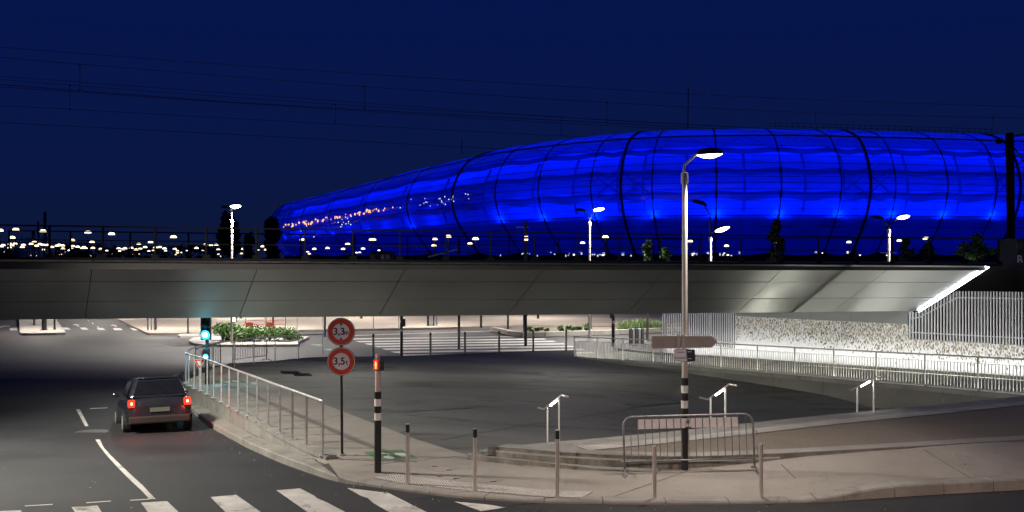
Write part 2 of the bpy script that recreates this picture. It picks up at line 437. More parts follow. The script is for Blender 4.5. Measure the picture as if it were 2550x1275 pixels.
# ================================================================== from photograph pixels to the ground
def P(px, py, d): return Vector(((px - 1275) / F * d, d, CH - (py - HY) / F * d))
def dz(py, z): return (CH - z) * F / (py - HY)
def PZ(px, py, z): return P(px, py, dz(py, z))
def lerp(a, b, t): return a + (b - a) * t
def interp(x, pts):
    if x <= pts[0][0]: return pts[0][1]
    for (a, fa), (b_, fb) in zip(pts, pts[1:]):
        if x <= b_: return lerp(fa, fb, (x - a) / (b_ - a))
    return pts[-1][1]
ZR = [(17.0, 0.0), (18.5, -0.03), (20, -0.12), (22, -0.27), (24, -0.44), (26, -0.58), (28.5, -0.72), (32, -0.86), (35, -0.95), (45, -1.22), (56, -1.4), (90, -1.4)]
def zr(x, y): return interp(y, ZR)
def gp(px, py, zf):
    d = dz(py, 0)
    for _ in range(60):
        X = (px - 1275) / F * d
        d = 0.5 * d + 0.5 * dz(py, zf(X, d))
    X = (px - 1275) / F * d
    return Vector((X, d, zf(X, d)))
class RBF:
    def __init__(s, pts):
        s.p = np.array([(p[0], p[1]) for p in pts]); z = np.array([p[2] for p in pts]); n = len(pts)
        A = np.zeros((n + 3, n + 3)); D = np.linalg.norm(s.p[:, None] - s.p[None], axis=2)
        A[:n, :n] = D + 1e-6 * np.eye(n); A[:n, n] = 1; A[:n, n + 1:] = s.p; A[n, :n] = 1; A[n + 1:, :n] = s.p.T
        s.w = np.linalg.solve(A, np.concatenate([z, [0, 0, 0]]))
    def __call__(s, x, y):
        n = len(s.p); D = np.hypot(s.p[:, 0] - x, s.p[:, 1] - y)
        return float(D @ s.w[:n] + s.w[n] + s.w[n + 1] * x + s.w[n + 2] * y)
def spline(pts, per=8):
    pts = [Vector(p) for p in pts]; out = []
    q = [pts[0] * 2 - pts[1]] + pts + [pts[-1] * 2 - pts[-2]]
    for i in range(1, len(q) - 2):
        a, b_, c, d = q[i - 1:i + 3]
        for k in range(per):
            t = k / per
            out.append(0.5 * ((2 * b_) + (c - a) * t + (2 * a - 5 * b_ + 4 * c - d) * t * t + (3 * b_ - a - 3 * c + d) * t ** 3))
    out.append(pts[-1])
    return out
def arclen(path):
    s = [0.0]
    for a, b_ in zip(path, path[1:]): s.append(s[-1] + (b_ - a).length)
    return s
def at_len(path, S, s):
    s = min(max(s, 0), S[-1])
    for i in range(len(S) - 1):
        if s <= S[i + 1]:
            t = (s - S[i]) / max(1e-9, S[i + 1] - S[i])
            return path[i].lerp(path[i + 1], t), (path[i + 1] - path[i]).normalized()
    return path[-1].copy(), (path[-1] - path[-2]).normalized()
def offset_xy(path, o):
    """shift to the left of the direction of travel by o"""
    out = []
    for i, p in enumerate(path):
        t = path[min(i + 1, len(path) - 1)] - path[max(i - 1, 0)]
        t.z = 0; t.normalize()
        out.append(p + Vector((-t.y, t.x, 0)) * o)
    return out
kerb_px = [(462, 927), (436, 938), (421, 950), (418, 960), (426, 976), (443, 992), (471, 1019), (511, 1055), (574, 1093), (638, 1126), (697, 1152), (768, 1178), (836, 1198), (900, 1209),
           (974, 1219), (1040, 1228), (1135, 1240), (1253, 1249), (1371, 1254), (1500, 1256), (1700, 1257), (1900, 1255), (2043, 1251), (2194, 1241), (2348, 1231), (2550, 1220), (2900, 1200)]
kerb = spline([gp(a, b_, zr) for a, b_ in kerb_px], 8)
KS = arclen(kerb)
def px_of(v): return 1275 + v.x / v.y * F
KH = [(418, .15), (760, .15), (900, .06), (2030, .05), (2200, .19), (3000, .19)]
def kerb_h(v): return interp(px_of(v), KH)

ctrl = [(808, 1140, .13), (1165, 1137, .11), (1300, 1157, .14), (1540, 1173, .175), (1705, 1170, .2), (1880, 1160, .25), (1960, 1146, .31), (2100, 1124, .35), (2250, 1114, .38), (2400, 1104, .395), (2500, 1097, .40), (2800, 1079, .41),
        (796, 1138, .13), (748, 1114, .08), (685, 1081, .02), (622, 1043, -.06), (574, 1017, -.13), (519, 986, -.25), (471, 964, -.36), (455, 955, -.4),
        (500, 935, -.42), (584, 915, -.42), (685, 899, -.45), (743, 893, -.5), (804, 889, -.55), (930, 888, -.65), (1072, 884, -.72), (1243, 877, -.8), (1410, 872, -.86), (1430, 893, -.9),
        (1700, 917, -.93), (1870, 945, -.97), (2150, 1015, -1.0), (1000, 960, -.45), (1400, 1000, -.55), (1200, 1100, 0.0), (1050, 1040, -.1)]
_kb = offset_xy(kerb, 0.285)
kctl = [(p.x, p.y, q.z + kerb_h(q) + .006) for p, q in zip(_kb, kerb) if q.y < 20.8][::3]
ZP = RBF([tuple(PZ(a, b_, c)) for a, b_, c in ctrl] + kctl + [(3, 23, -.45), (8, 27, -.9), (12, 30, -1.0)])
def zp(x, y): return ZP(x, y)
def inside(pt, poly):
    x, y = pt; c = False; j = len(poly) - 1
    for i in range(len(poly)):
        xi, yi = poly[i][0], poly[i][1]; xj, yj = poly[j][0], poly[j][1]
        if (yi > y) != (yj > y) and x < (xj - xi) * (y - yi) / (yj - yi) + xi: c = not c
        j = i
    return c
def sheet(name, poly, zf, mat, step=1.0, dzv=0.0, parent=None, skirt=0.0):
    poly = [(p[0], p[1]) for p in poly]
    cl = [poly[0]]
    for p in poly[1:]:
        if math.hypot(p[0] - cl[-1][0], p[1] - cl[-1][1]) > 1e-3: cl.append(p)
    if math.hypot(cl[0][0] - cl[-1][0], cl[0][1] - cl[-1][1]) < 1e-3: cl.pop()
    poly = cl
    vs = [Vector(p) for p in poly]; n = len(vs)
    xs = [p[0] for p in poly]; ys = [p[1] for p in poly]
    x = min(xs) + step / 2
    while step and x < max(xs):
        y = min(ys) + step / 2
        while y < max(ys):
            if inside((x, y), poly): vs.append(Vector((x, y)))
            y += step
        x += step
    r = delaunay_2d_cdt(vs, [], [list(range(n))], 1, 1e-5)
    V, Fc = r[0], r[2]
    mb = MB()
    tri = []
    for f in Fc:
        a, b_, c = (V[i] for i in f[:3])
        if (b_ - a).cross(c - a) < 0: f = tuple(reversed(f))
        cx = sum(V[i].x for i in f) / len(f); cy = sum(V[i].y for i in f) / len(f)
        if inside((cx, cy), poly): tri.append(tuple(f))
    mb.add([(v.x, v.y, zf(v.x, v.y) + dzv) for v in V], tri)
    if skirt:
        ar = sum(poly[i][0] * poly[(i + 1) % n][1] - poly[(i + 1) % n][0] * poly[i][1] for i in range(n))
        pl = poly if ar > 0 else poly[::-1]
        for i in range(n):
            a, b_ = pl[i], pl[(i + 1) % n]
            za, zb = zf(*a) + dzv, zf(*b_) + dzv
            mb.add([(a[0], a[1], za - skirt), (b_[0], b_[1], zb - skirt), (b_[0], b_[1], zb), (a[0], a[1], za)], [(0, 1, 2, 3)])
    return mb.build(name, mat, parent)

# ================================================================== GROUND, ROADS, PAVEMENTS
far = MB().add([(-3000, 105, -1.46), (3000, 105, -1.46), (3000, 5000, -1.46), (-3000, 5000, -1.46)], [(0, 1, 2, 3)]).build('ground', 'far_ground')
struct(far)

# road sheet: near road + the branch that dips under the bridge + the road beyond
wall_bot = [gp(a, b_, lambda x, y: zr(x, y) + .15) for a, b_ in [(455, 962), (459, 970), (475, 988), (515, 1017), (570, 1052), (638, 1088), (685, 1107), (737, 1124), (788, 1141), (812, 1149)]]
far_edge_px = [(462, 927), (520, 915), (600, 905), (685, 900), (743, 894), (804, 890), (930, 889), (1072, 885), (1243, 878), (1410, 873), (1432, 873)]
far_edge = [gp(a, b_, zp) for a, b_ in far_edge_px]
kin = offset_xy(kerb, 0.12)
hole = [(p.x, p.y) for p in kin] + [(30, 18), (30, 52)] + [(p.x, p.y) for p in reversed(far_edge)]
rv, rf = {}, []
xs = list(np.arange(-70, 70.1, 1.0)); ys = list(np.arange(-6, 110.1, 1.0))
mb = MB()
idx = {}
for i, x in enumerate(xs):
    for j, y in enumerate(ys):
        idx[i, j] = len(mb.v); mb.v.append((x, y, zr(x, y)))
for i in range(len(xs) - 1):
    for j in range(len(ys) - 1):
        cs = [(xs[i], ys[j]), (xs[i + 1], ys[j]), (xs[i + 1], ys[j + 1]), (xs[i], ys[j + 1])]
        mb.f.append((idx[i, j], idx[i + 1, j], idx[i + 1, j + 1], idx[i, j + 1])); mb.m.append(0)
# road pieces that poke up inside the pavement are lowered
hin = [(p.x, p.y) for p in offset_xy(kerb, 1.3)] + [(30, 19.3), (30, 50)] + [(p.x, p.y) for p in offset_xy(list(reversed(far_edge)), 1.3)]
mb.v = [(v[0], v[1], v[2] - (1.5 if inside((v[0], v[1]), hin) else 0)) for v in mb.v]
road = struct(mb.build('road', 'asphalt'))
road_far = struct(sheet('road_far', [(-70, 47), (-14.5, 43.2), (-9, 47.5), (3.5, 55), (30, 58), (70, 58), (70, 109), (-70, 109)], zr, 'asphalt_far', 3.0, 0.004))

# kerb stones, one by one
kerb_t = MB().grid([[p + Vector((0, 0, -0.15)) for p in offset_xy(kerb, .05)], [p + Vector((0, 0, -0.15)) for p in offset_xy(kerb, .20)]]).build('kerb', 'joint_dark')
struct(kerb_t)
s = 0.0
while s < KS[-1] - 0.3:
    L = random.uniform(0.95, 1.05)
    e = min(s + L, KS[-1])
    k = MB(); rows = []
    W = 0.28
    lift = random.uniform(-.004, .004)
    bot, top, n_ = [], [], 3
    fr, bk = [], []
    for i in range(n_ + 1):
        p, t = at_len(kerb, KS, lerp(s + .006, e - .006, i / n_)); nrm = Vector((-t.y, t.x, 0)).normalized()
        h = kerb_h(p) + lift
        prof = [(0, -.18), (0.006, h - .025), (0.03, h), (W, h + .008), (W, -.18)]
        rows.append([p + nrm * a + Vector((0, 0, z)) for a, z in prof])
    k.grid(rows)
    k.add(rows[0], [tuple(range(5))]); k.add(rows[-1], [tuple(range(4, -1, -1))])
    o = k.build('kerb_stone', 'kerb_stone', kerb_t)
    s = e

kback = offset_xy(kerb, 0.285)
kb_l = [p for p in kback if px_of(p) < 835 or p.y > 22]
kb_l = [p for p, q in zip(kback, kerb) if q.y > 19.6]
kb_r = [p for p, q in zip(kback, kerb) if q.y <= 20.5]
# narrow pavement between kerb and low wall, slab by slab
ZA = RBF([(p.x, p.y, q.z + .155) for p, q in zip(kback, kerb) if q.y > 19.3][::3] + [(p.x, p.y, zr(p.x, p.y) + .15) for p in wall_bot[:-2]] + [tuple(PZ(808, 1140, .12)), tuple(PZ(830, 1180, .11))])
def za(x, y): return ZA(x, y)
nar = struct(sheet('pavement_narrow', kb_l + [PZ(838, 1185, .1), PZ(815, 1146, .1)] + [p + Vector((.1, .05, 0)) for p in reversed(wall_bot)], za, 'joint_dark', 0.6, -0.012))
wl = spline([Vector((p.x, p.y, 0)) for p in wall_bot], 6); WLS = arclen(wl)
kl = [p for p in kb_l]; KLS = arclen(kl)
nsl = 26
for i in range(nsl):
    qs = []
    for t in ((i + .012) / nsl, (i + .988) / nsl):
        a, _ = at_len(kl, KLS, KLS[-1] * lerp(.12, 1, t)); b_, _ = at_len(wl, WLS, WLS[-1] * t)
        qs.append((a, b_))
    (a0, b0), (a1, b1) = qs
    sh_ = lambda p: Vector((p.x, p.y, za(p.x, p.y)))
    c4 = [sh_(a0), sh_(a1), sh_(b1), sh_(b0)]
    mb = MB().hexa([c + Vector((0, 0, -.03)) for c in c4][::-1], [c + Vector((0, 0, random.uniform(0, .004))) for c in c4][::-1])
    mb.build('paving_slab', 'kerb_stone', nar)

# pale concrete pavement, with the cycle path that follows the low wall
split_px = [(1165, 1134), (1040, 1095), (920, 1050), (808, 1007), (700, 965), (600, 928), (545, 912)]
split = [gp(a, b_, zp) for a, b_ in split_px]
wall_top = [gp(a, b_, zp) for a, b_ in [(455, 955), (459, 958), (471, 964), (495, 975), (519, 986), (574, 1017), (622, 1043), (685, 1081), (748, 1114), (800, 1138), (814, 1145)]]
plat_z = 0.40
front_px = [(1240, 1112), (1300, 1117.5), (1388, 1125), (1540, 1133), (1700, 1136), (1880, 1131), (2000, 1125.5), (2250, 1112), (2500, 1097), (2800, 1079)]
front = [PZ(a, b_, plat_z) for a, b_ in front_px]
low_step_px = [(1165, 1132), (1230, 1143), (1300, 1152), (1420, 1164), (1540, 1173), (1700, 1172), (1880, 1161), (1960, 1151)]
low_step = [gp(a, b_, zp) for a, b_ in low_step_px]
pave_poly = [gp(806, 1143, zp)] + kb_r + [gp(2900, 1074, zp)] + [Vector((p.x, p.y + .25, 0)) for p in reversed(front[7:])] + [Vector((p.x, p.y + .25, 0)) for p in reversed(low_step)] + split + \
    [gp(500, 932, zp), gp(462, 948, zp)] + [p for p in wall_top]
pave = struct(sheet('pavement', pave_poly, zp, 'concrete_pave', 0.8))
# saw-cut joints in the concrete
for a, b_ in [((1945, 1156), (2040, 1250)), ((1720, 1170), (1505, 1245)), ((1165, 1134), (900, 1160)), ((760, 1110), (1010, 1075)), ((2300, 1120), (2420, 1193)), ((690, 1075), (860, 1030)), ((1040, 1150), (800, 1135))]:
    pts = [gp(lerp(a[0], b_[0], t / 8), lerp(a[1], b_[1], t / 8), zp) for t in range(9)]
    mb = MB(); lft = offset_xy(pts, .007); rgt = offset_xy(pts, -.007)
    mb.grid([[p + Vector((0, 0, .003)) for p in rgt], [p + Vector((0, 0, .003)) for p in lft]])
    mb.build('joint', 'joint_dark', pave)

# dark asphalt square
rampw_px = [(1430, 893), (1560, 903), (1700, 917), (1870, 945), (2000, 975), (2150, 1015)]
rampw = [gp(a, b_, zp) for a, b_ in rampw_px]
back_px = [(1214, 1113), (1400, 1099), (1700, 1071), (2000, 1039), (2300, 1011), (2550, 986), (2800, 962)]
back = [PZ(a, b_, plat_z) for a, b_ in back_px]
sq = split[:] + [Vector((p.x, p.y, 0)) for p in far_edge[1:]] + [rampw[0] + Vector((.3, .2, 0))] + [p + Vector((.3, .2, 0)) for p in rampw[1:]] + [Vector((14, 30, 0)), Vector((13, 25.5, 0)), Vector((6, 22, 0)), Vector((1.2, 19.5, 0)), Vector((.3, 18.8, 0))]
square = struct(sheet('square', sq, zp, 'plaza_asphalt', 1.2, -0.003))
def on_square(pts, w, mat, name, dzv=.004):
    q = [gp(a, b_, zp) for a, b_ in pts]; q = spline(q, 6)
    q = [Vector((p.x + random.gauss(0, .02), p.y + random.gauss(0, .02), zp(p.x, p.y) + dzv)) for p in q]
    return MB().grid([offset_xy(q, -w), offset_xy(q, w)]).build(name, mat, square)
for pts in ([(560, 918), (760, 925), (1000, 934), (1250, 930)], [(900, 1045), (1050, 1020), (1300, 1010), (1600, 1040)], [(1100, 1095), (1300, 1060), (1500, 1030), (1750, 980)], [(1450, 905), (1600, 930), (1900, 1000), (2060, 1030)],
            [(850, 950), (1100, 985), (1400, 985), (1720, 960)]):
    on_square(pts, random.uniform(.008, .016), 'joint_dark', 'tar_seam')
for q in ([(980, 1000), (1130, 992), (1180, 1016), (1010, 1026)], [(1350, 925), (1500, 921), (1540, 936), (1370, 942)], [(1500, 985), (1640, 975), (1720, 1000), (1570, 1014)], [(870, 915), (985, 912), (1000, 922), (875, 926)]):
    o = sheet('asphalt_patch', [gp(a, b_, zp) for a, b_ in q], zp, 'plaza_patch', 1.0, .005); o.parent = square
for q, lb in (([(697, 925), (742, 925), (750, 931), (703, 931)], 'dark slotted drain grate in the square, the larger one'), ([(728, 931), (770, 930), (778, 936), (735, 937)], 'dark slotted drain grate in the square, the one closer to the limit signs')):
    c4 = [gp(a, b_, zp) + Vector((0, 0, .008)) for a, b_ in q]
    o = MB().hexa([p + Vector((0, 0, -.03)) for p in reversed(c4)], list(reversed(c4))).build('drain_grate', 'black'); tag(o, lb, 'drain')
    for k in range(7):
        t_ = (k + .5) / 7; MB().beam(c4[0].lerp(c4[1], t_) + Vector((0, 0, .006)), c4[3].lerp(c4[2], t_) + Vector((0, 0, .006)), .05, .01).build('bar', 'rail_dark', o)
edge_mb = MB()
fe2 = spline(far_edge, 5)
fe3 = offset_xy(fe2, .14)
edge_mb.grid([[p + Vector((0, 0, .012)) for p in fe2], [p + Vector((0, 0, .012)) for p in fe3], [p + Vector((0, 0, -.9)) for p in fe3]])
struct(edge_mb.build('square_edge', 'kerb_stone'))

# ---------------------------------------------------------------- road markings, laid on the road
def mark(pxs, zf=zr, mat='paint_white', name='road_marking', step=0.5, dzv=0.008):
    return struct(sheet(name, [gp(a, b_, zf) for a, b_ in pxs], zf, mat, step, dzv))
mark([(60, 1290), (52, 1272), (-70, 1276), (-60, 1290)], name='crosswalk_stripe')
mark([(178, 1264), (243, 1260), (262, 1290), (195, 1290)], name='crosswalk_stripe')
mark([(351, 1253), (416, 1249), (470, 1300), (385, 1300)], name='crosswalk_stripe')
mark([(524, 1239), (588, 1233), (690, 1305), (590, 1305)], name='crosswalk_stripe')
mark([(688, 1222), (747, 1217), (905, 1300), (800, 1300)], name='crosswalk_stripe')
mark([(864, 1216), (968, 1229), (1110, 1300), (1010, 1300)], name='crosswalk_stripe')
mark([(1131, 1250), (1210, 1257), (1262, 1265), (1198, 1274)], name='crosswalk_stripe')
mark([(189, 1020), (199, 1020), (221, 1062), (212, 1062)])
mark([(237, 1095), (249, 1095), (258, 1115), (276, 1135), (300, 1158), (330, 1187), (356, 1210), (372, 1228), (388, 1244), (372, 1244), (352, 1222), (330, 1202), (306, 1178), (282, 1153), (262, 1130), (248, 1112)])
for a in [(224, 1017, 268, 1015), (324, 1246, 372, 1243), (62, 1260, 131, 1256), (215, 1252, 276, 1248)]:
    mark([(a[0], a[1]), (a[2], a[3]), (a[2], a[3] + 2.2), (a[0], a[1] + 2.2)], step=0)
# manhole in the road
mh = gp(228, 1076, zr)
o = MB().lathe([(.42, 0), (.42, .006), (.37, .008), (.36, .004), (.0, .004)], 24, mh).build('manhole_cover', 'galvanised_dark')
tag(o, 'round iron manhole cover set in the dark road between lane marks', 'manhole')

# far markings under and beyond the bridge
def fmark(pxs, name='road_marking', mat='paint_far'): return mark(pxs, zr, mat, name, 0, 0.012)
for x0 in (155, 255, 205 + 0, 245):
    pass
for q in ([(24, 817), (43, 816), (44, 823), (25, 823)], [(155, 816), (169, 816), (176, 821), (160, 821)], [(198, 816), (214, 816), (221, 821.5), (205, 821.5)],
          [(240, 817), (256, 817), (263, 822), (246, 822)], [(281, 817.5), (300, 817.5), (306, 822.5), (285, 822.5)], [(323, 817), (338, 817), (352, 823), (333, 823)]):
    fmark(q, 'crosswalk_stripe')
def arrow(cx, cy, k=1.0):
    fmark([(cx - 11 * k, cy), (cx - 4 * k, cy - 3), (cx + 9 * k, cy - .5), (cx + 3 * k, cy - .6), (cx + 7 * k, cy + 3.2), (cx + 4 * k, cy + 3.4), (cx - 2 * k, cy + .2)], 'arrow_marking')
arrow(191, 810); arrow(285, 811.5)
fmark([(0, 814), (8, 812), (25, 811.5), (25, 813), (10, 813.6), (3, 816), (-8, 816)], 'arrow_marking')
fmark([(218, 798.5), (222, 798.5), (223, 800), (219, 800)]); fmark([(228, 804), (231, 804), (234, 807), (230, 807)]); fmark([(241, 813), (244, 813), (248, 816), (244, 816)])
# long pedestrian crossing beyond the square
cw = [(835, 2), (842, 2.2), (848.5, 2.4), (855, 2.6), (862, 2.8), (870, 3.0), (878, 3.0)]
for i, (y, h) in enumerate(cw):
    xl = 862 + i * 22; xr = 1330 + i * 24; sl = -.0145
    yy = lambda x: y + 10.5 + sl * (x - 860)
    fmark([(xl, yy(xl) - h), (lerp(xl, xr, .5), yy(lerp(xl, xr, .5)) - h), (xr, yy(xr) - h), (xr + 8, yy(xr) + .4), (lerp(xl, xr, .5), yy(lerp(xl, xr, .5)) + .4), (xl + 12, yy(xl) + .4)], 'crosswalk_stripe')
fmark([(620, 826.5), (1200, 812), (1200, 813.2), (620, 828)]); fmark([(860, 836), (1235, 823.5), (1235, 824.5), (860, 837.2)])
fmark([(1558, 843), (1590, 841), (1590, 842), (1558, 844.2)])
for q in ([(773, 858), (808, 859), (806, 862), (790, 862)], [(806, 870), (826, 871), (824, 874), (810, 873)]): fmark(q, 'cycle_marking', 'paint_green')
fmark([(772, 857.4), (800, 858), (800, 859.5), (778, 859.4)]); fmark([(806, 869.6), (826, 870), (826, 871.6), (812, 871.6)])

# green cycle logos on the pale concrete
def cycle_logo(quad):
    struct(sheet('cycle_marking', [gp(a, b_, zp) for a, b_ in quad], zp, 'paint_green', 0.4, 0.006))
    A, B, C, D = [gp(a, b_, zp) for a, b_ in quad]
    def uv(u, v):
        p = A.lerp(B, u).lerp(D.lerp(C, u), v)
        return Vector((p.x, p.y, zp(p.x, p.y) + .012))
    mb = MB()
    def ring(cu, cv, ru, rv, w):
        n = 20
        o_ = [uv(cu + ru * math.cos(t), cv + rv * math.sin(t)) for t in np.linspace(0, 2 * math.pi, n + 1)]
        i_ = [uv(cu + ru * w * math.cos(t), cv + rv * w * math.sin(t)) for t in np.linspace(0, 2 * math.pi, n + 1)]
        mb.grid([i_, o_])
    ring(.36, .80, .12, .17, .15); ring(.76, .62, .14, .2, .12)
    for a, b_, w in (((.36, .8), (.46, .45), .05), ((.46, .45), (.76, .62), .06), ((.40, .62), (.62, .62), .05), ((.32, .38), (.5, .4), .07), ((.2, .3), (.42, .3), .09), ((.62, .62), (.7, .36), .05)):
        a_, b2 = Vector(a), Vector(b_); n_ = Vector((-(b2 - a_).y, (b2 - a_).x)).normalized() * w / 2
        mb.add([uv(*(a_ - n_)), uv(*(b2 - n_)), uv(*(b2 + n_)), uv(*(a_ + n_))], [(0, 1, 2, 3)])
    struct(mb.build('cycle_marking', 'paint_far'))
cycle_logo([(905, 1126), (1000, 1120), (1040, 1141), (940, 1147)])
cycle_logo([(528, 948), (596, 944), (612, 952), (535, 955)])
for q in ([(528, 958), (552, 957), (556, 963), (534, 965)], [(622, 953), (640, 952), (646, 957), (630, 958)]):
    struct(sheet('cycle_marking', [gp(a, b_, zp) for a, b_ in q], zp, 'paint_far', 0, 0.008))

# inspection covers in the pavement
def cover(quad, label):
    pts = [gp(a, b_, zp) for a, b_ in quad]
    mb = MB()
    c = sum(pts, Vector()) / 4
    for i in range(4):
        a, b_ = pts[i], pts[(i + 1) % 4]
        a2, b2 = a.lerp(c, .03), b_.lerp(c, .03)
        mb.add([p + Vector((0, 0, .004)) for p in (a, b_, b2, a2)], [(0, 1, 2, 3)])
    o = MB().add([p + Vector((0, 0, .0025)) for p in [q.lerp(c, .03) for q in pts]], [(0, 1, 2, 3)]).build('inspection_cover', 'concrete_pave')
    f_ = mb.build('frame', 'joint_dark', o)
    for k in (0, 2):
        m_ = pts[k].lerp(pts[(k + 1) % 4], .5)
        MB().box(m_ + Vector((0, 0, .006)), (.09, .025, .006)).build('lifting_slot', 'black', o)
    tag(o, label, 'manhole')
cover([(1060, 1166), (1105, 1158), (1142, 1166), (1095, 1176)], 'square concrete inspection cover nearest the low steps')
cover([(1070, 1193), (1122, 1181), (1160, 1186), (1112, 1199)], 'concrete inspection cover just left of the second black-banded bollard')
cover([(1112, 1199), (1160, 1186), (1252, 1195), (1205, 1204)], 'wide concrete inspection cover just right of the second black-banded bollard')

# ribbed guidance strip at the dropped kerb
struct(sheet('tactile_strip', [gp(a, b_, zp) for a, b_ in [(928, 1190), (985, 1180), (1040, 1189), (1200, 1206), (1350, 1220), (1478, 1225), (1448, 1240), (1380, 1239), (1240, 1230), (1100, 1215), (1010, 1206)]], zp, 'tactile_front', 0.5, 0.008))

# ================================================================== PLATFORM AND STEPS
def zplat(x, y): return plat_z
fr_s = spline(front, 6); bk_s = spline(back, 6)
platform = thing('platform', 'raised paved terrace with brown aggregate floor behind the crowd barrier', 'terrace', front[0])
def strip(a, b_, name, mat, parent=None, dzv=0.0):
    n = 60; A = arclen(a); B = arclen(b_)
    r0, r1 = [], []
    for i in range(n + 1):
        p, _ = at_len(a, A, A[-1] * i / n); q, _ = at_len(b_, B, B[-1] * i / n)
        r0.append(p + Vector((0, 0, dzv))); r1.append(q + Vector((0, 0, dzv)))
    return MB().grid([r0, r1]).build(name, mat, parent, world=True)
nose = offset_xy(bk_s, -0.36); nose2 = offset_xy(bk_s, -0.62); tac2 = offset_xy(bk_s, -1.05)
fr_in = offset_xy(fr_s, .34)
strip([p for p in nose if px_of(p) > 1310], [p for p in bk_s if px_of(p) > 1310], 'step_edging', 'step_stone', platform, .0)
def cut(path, px): return [p for p in path if px_of(p) > px]
strip(cut(nose2, 1400), cut(nose, 1395), 'paving_band', 'kerb_stone', platform, -.002)
strip(cut(tac2, 1440), cut(nose2, 1430), 'tactile_strip', 'tactile_step', platform, .006)
tipf = [p for p in fr_s if px_of(p) < 1500]; tipb = [p for p in bk_s if px_of(p) < 1420]
o = sheet('paving_band', [Vector((p.x, p.y, 0)) for p in tipf] + [Vector((p.x, p.y, 0)) for p in reversed(tipb)], zplat, 'step_stone', 0, -.003); o.parent = platform; o.location = -platform.location
poly = [p for p in fr_s] + [p for p in reversed(tac2)]
sheet('aggregate_floor', [Vector((p.x, p.y, 0)) for p in [fr_s[0]] + fr_s[1:]] + [Vector((p.x, p.y, 0)) for p in reversed(bk_s)], zplat, 'aggregate', 1.0, -0.006)
bpy.data.objects['aggregate_floor'].parent = platform
bpy.data.objects['aggregate_floor'].location = -platform.location
# front coping and curved steps down to the pavement
def step_band(path, ztop, w, hgt, name, mat_top, mat_face, parent, piece=1.6):
    S = arclen(path); s = 0
    while s < S[-1] - .05:
        e = min(s + piece, S[-1]); rows = []
        for i in range(5):
            p, t = at_len(path, S, lerp(s + .004, e - .004, i / 4)); n_ = Vector((-t.y, t.x, 0)).normalized()
            z1 = ztop(p); z0 = z1 - hgt
            rows.append([Vector((p.x, p.y, z0)), Vector((p.x, p.y, z1 - .012)) + n_ * .003, Vector((p.x, p.y, z1)) + n_ * .015, Vector((p.x, p.y, z1)) + n_ * w])
        mb = MB()
        mb.mi = 1; mb.grid([r_[:2] for r_ in rows]); mb.mi = 0; mb.grid([r_[1:] for r_ in rows])
        mb.build(name, [mat_top, mat_face], parent, world=True)
        s = e
step_band(fr_s, lambda p: plat_z + .002, .36, .11, 'coping_stone', 'step_stone', 'mossy_concrete', platform)
midp = spline([PZ(a, b_, .335) for a, b_ in [(1213, 1119), (1240, 1123), (1300, 1130), (1420, 1139), (1540, 1145), (1700, 1148), (1850, 1143.5), (1945, 1139)]], 6)
step_band(midp, lambda p: .335, .6, .22, 'step', 'step_stone', 'mossy_concrete', platform)
lowp = spline([PZ(a, b_, z_) for a, b_, z_ in [(1165, 1131, .22), (1230, 1138, .225), (1300, 1145, .23), (1420, 1158, .215), (1540, 1169, .20), (1640, 1171, .205)]], 6)
LZ = [(p.x, p.z) for p in lowp]
step_band(lowp, lambda p: interp(p.x, LZ), .8, .16, 'step', 'step_stone', 'mossy_concrete', platform)
# flight of steps down to the square behind the terrace
for k in range(7):
    a = offset_xy(bk_s, .34 * k); b_ = offset_xy(bk_s, .34 * (k + 1)); z0 = plat_z - .16 * k
    rows = [[Vector((p.x, p.y, z0 - .0)) for p in a], [Vector((p.x, p.y, z0 - .16)) for p in a], [Vector((p.x, p.y, z0 - .16)) for p in b_]]
    MB().grid(rows).build('stair_step', 'step_stone', platform, world=True)

# ================================================================== LOW WALL AND RAILING ALONG THE CYCLE PATH
wt = spline(wall_top, 6)
low_wall = thing('retaining_wall', 'low pale concrete wall under the long curved railing beside the road', 'wall', wall_top[-1])
WS = arclen(wt); s = 0
inner = offset_xy(wt, .24)
while s < WS[-1] - .05:
    e = min(s + 1.9, WS[-1]); rows = []
    for i in range(5):
        p, t = at_len(wt, WS, lerp(s + .004, e - .004, i / 4)); n_ = Vector((-t.y, t.x, 0)).normalized()
        zt = p.z + .06
        zb = min(p.z - .1, zr(p.x, p.y) + .0)
        rows.append([Vector((p.x, p.y, zb)) - n_ * .0, Vector((p.x, p.y, zt - .10)), Vector((p.x, p.y, zt - .09)) - n_ * .025, Vector((p.x, p.y, zt)) - n_ * .025, Vector((p.x, p.y, zt)) + n_ * .24, Vector((p.x, p.y, p.z - .1)) + n_ * .24])
    mb = MB().grid(rows)
    mb.add(rows[0], [tuple(range(6))]); mb.add(rows[-1], [tuple(range(5, -1, -1))])
    mb.build('wall_block', 'concrete_wall', low_wall, world=True)
    s = e
rail = thing('railing', 'long curved galvanised railing with slim posts on the low wall beside the road', 'railing', wall_top[-1])
base_px = [(796, 1136), (756, 1113), (721, 1096), (690, 1080), (661, 1064), (634, 1049), (610, 1036), (587, 1024), (565, 1012), (546, 1001), (527, 991), (511, 982), (495, 974), (479, 968), (465, 961), (458, 955)]
posts = [gp(a, b_, lambda x, y: zp(x, y) + .06) for a, b_ in base_px]
posts = [p + Vector((.05, .06, 0)) for p in posts]
tail = [gp(a, b_, zp) for a, b_ in [(487, 934), (530, 922), (584, 913), (632, 905), (685, 900), (743, 894), (804, 890)]]
tops = []
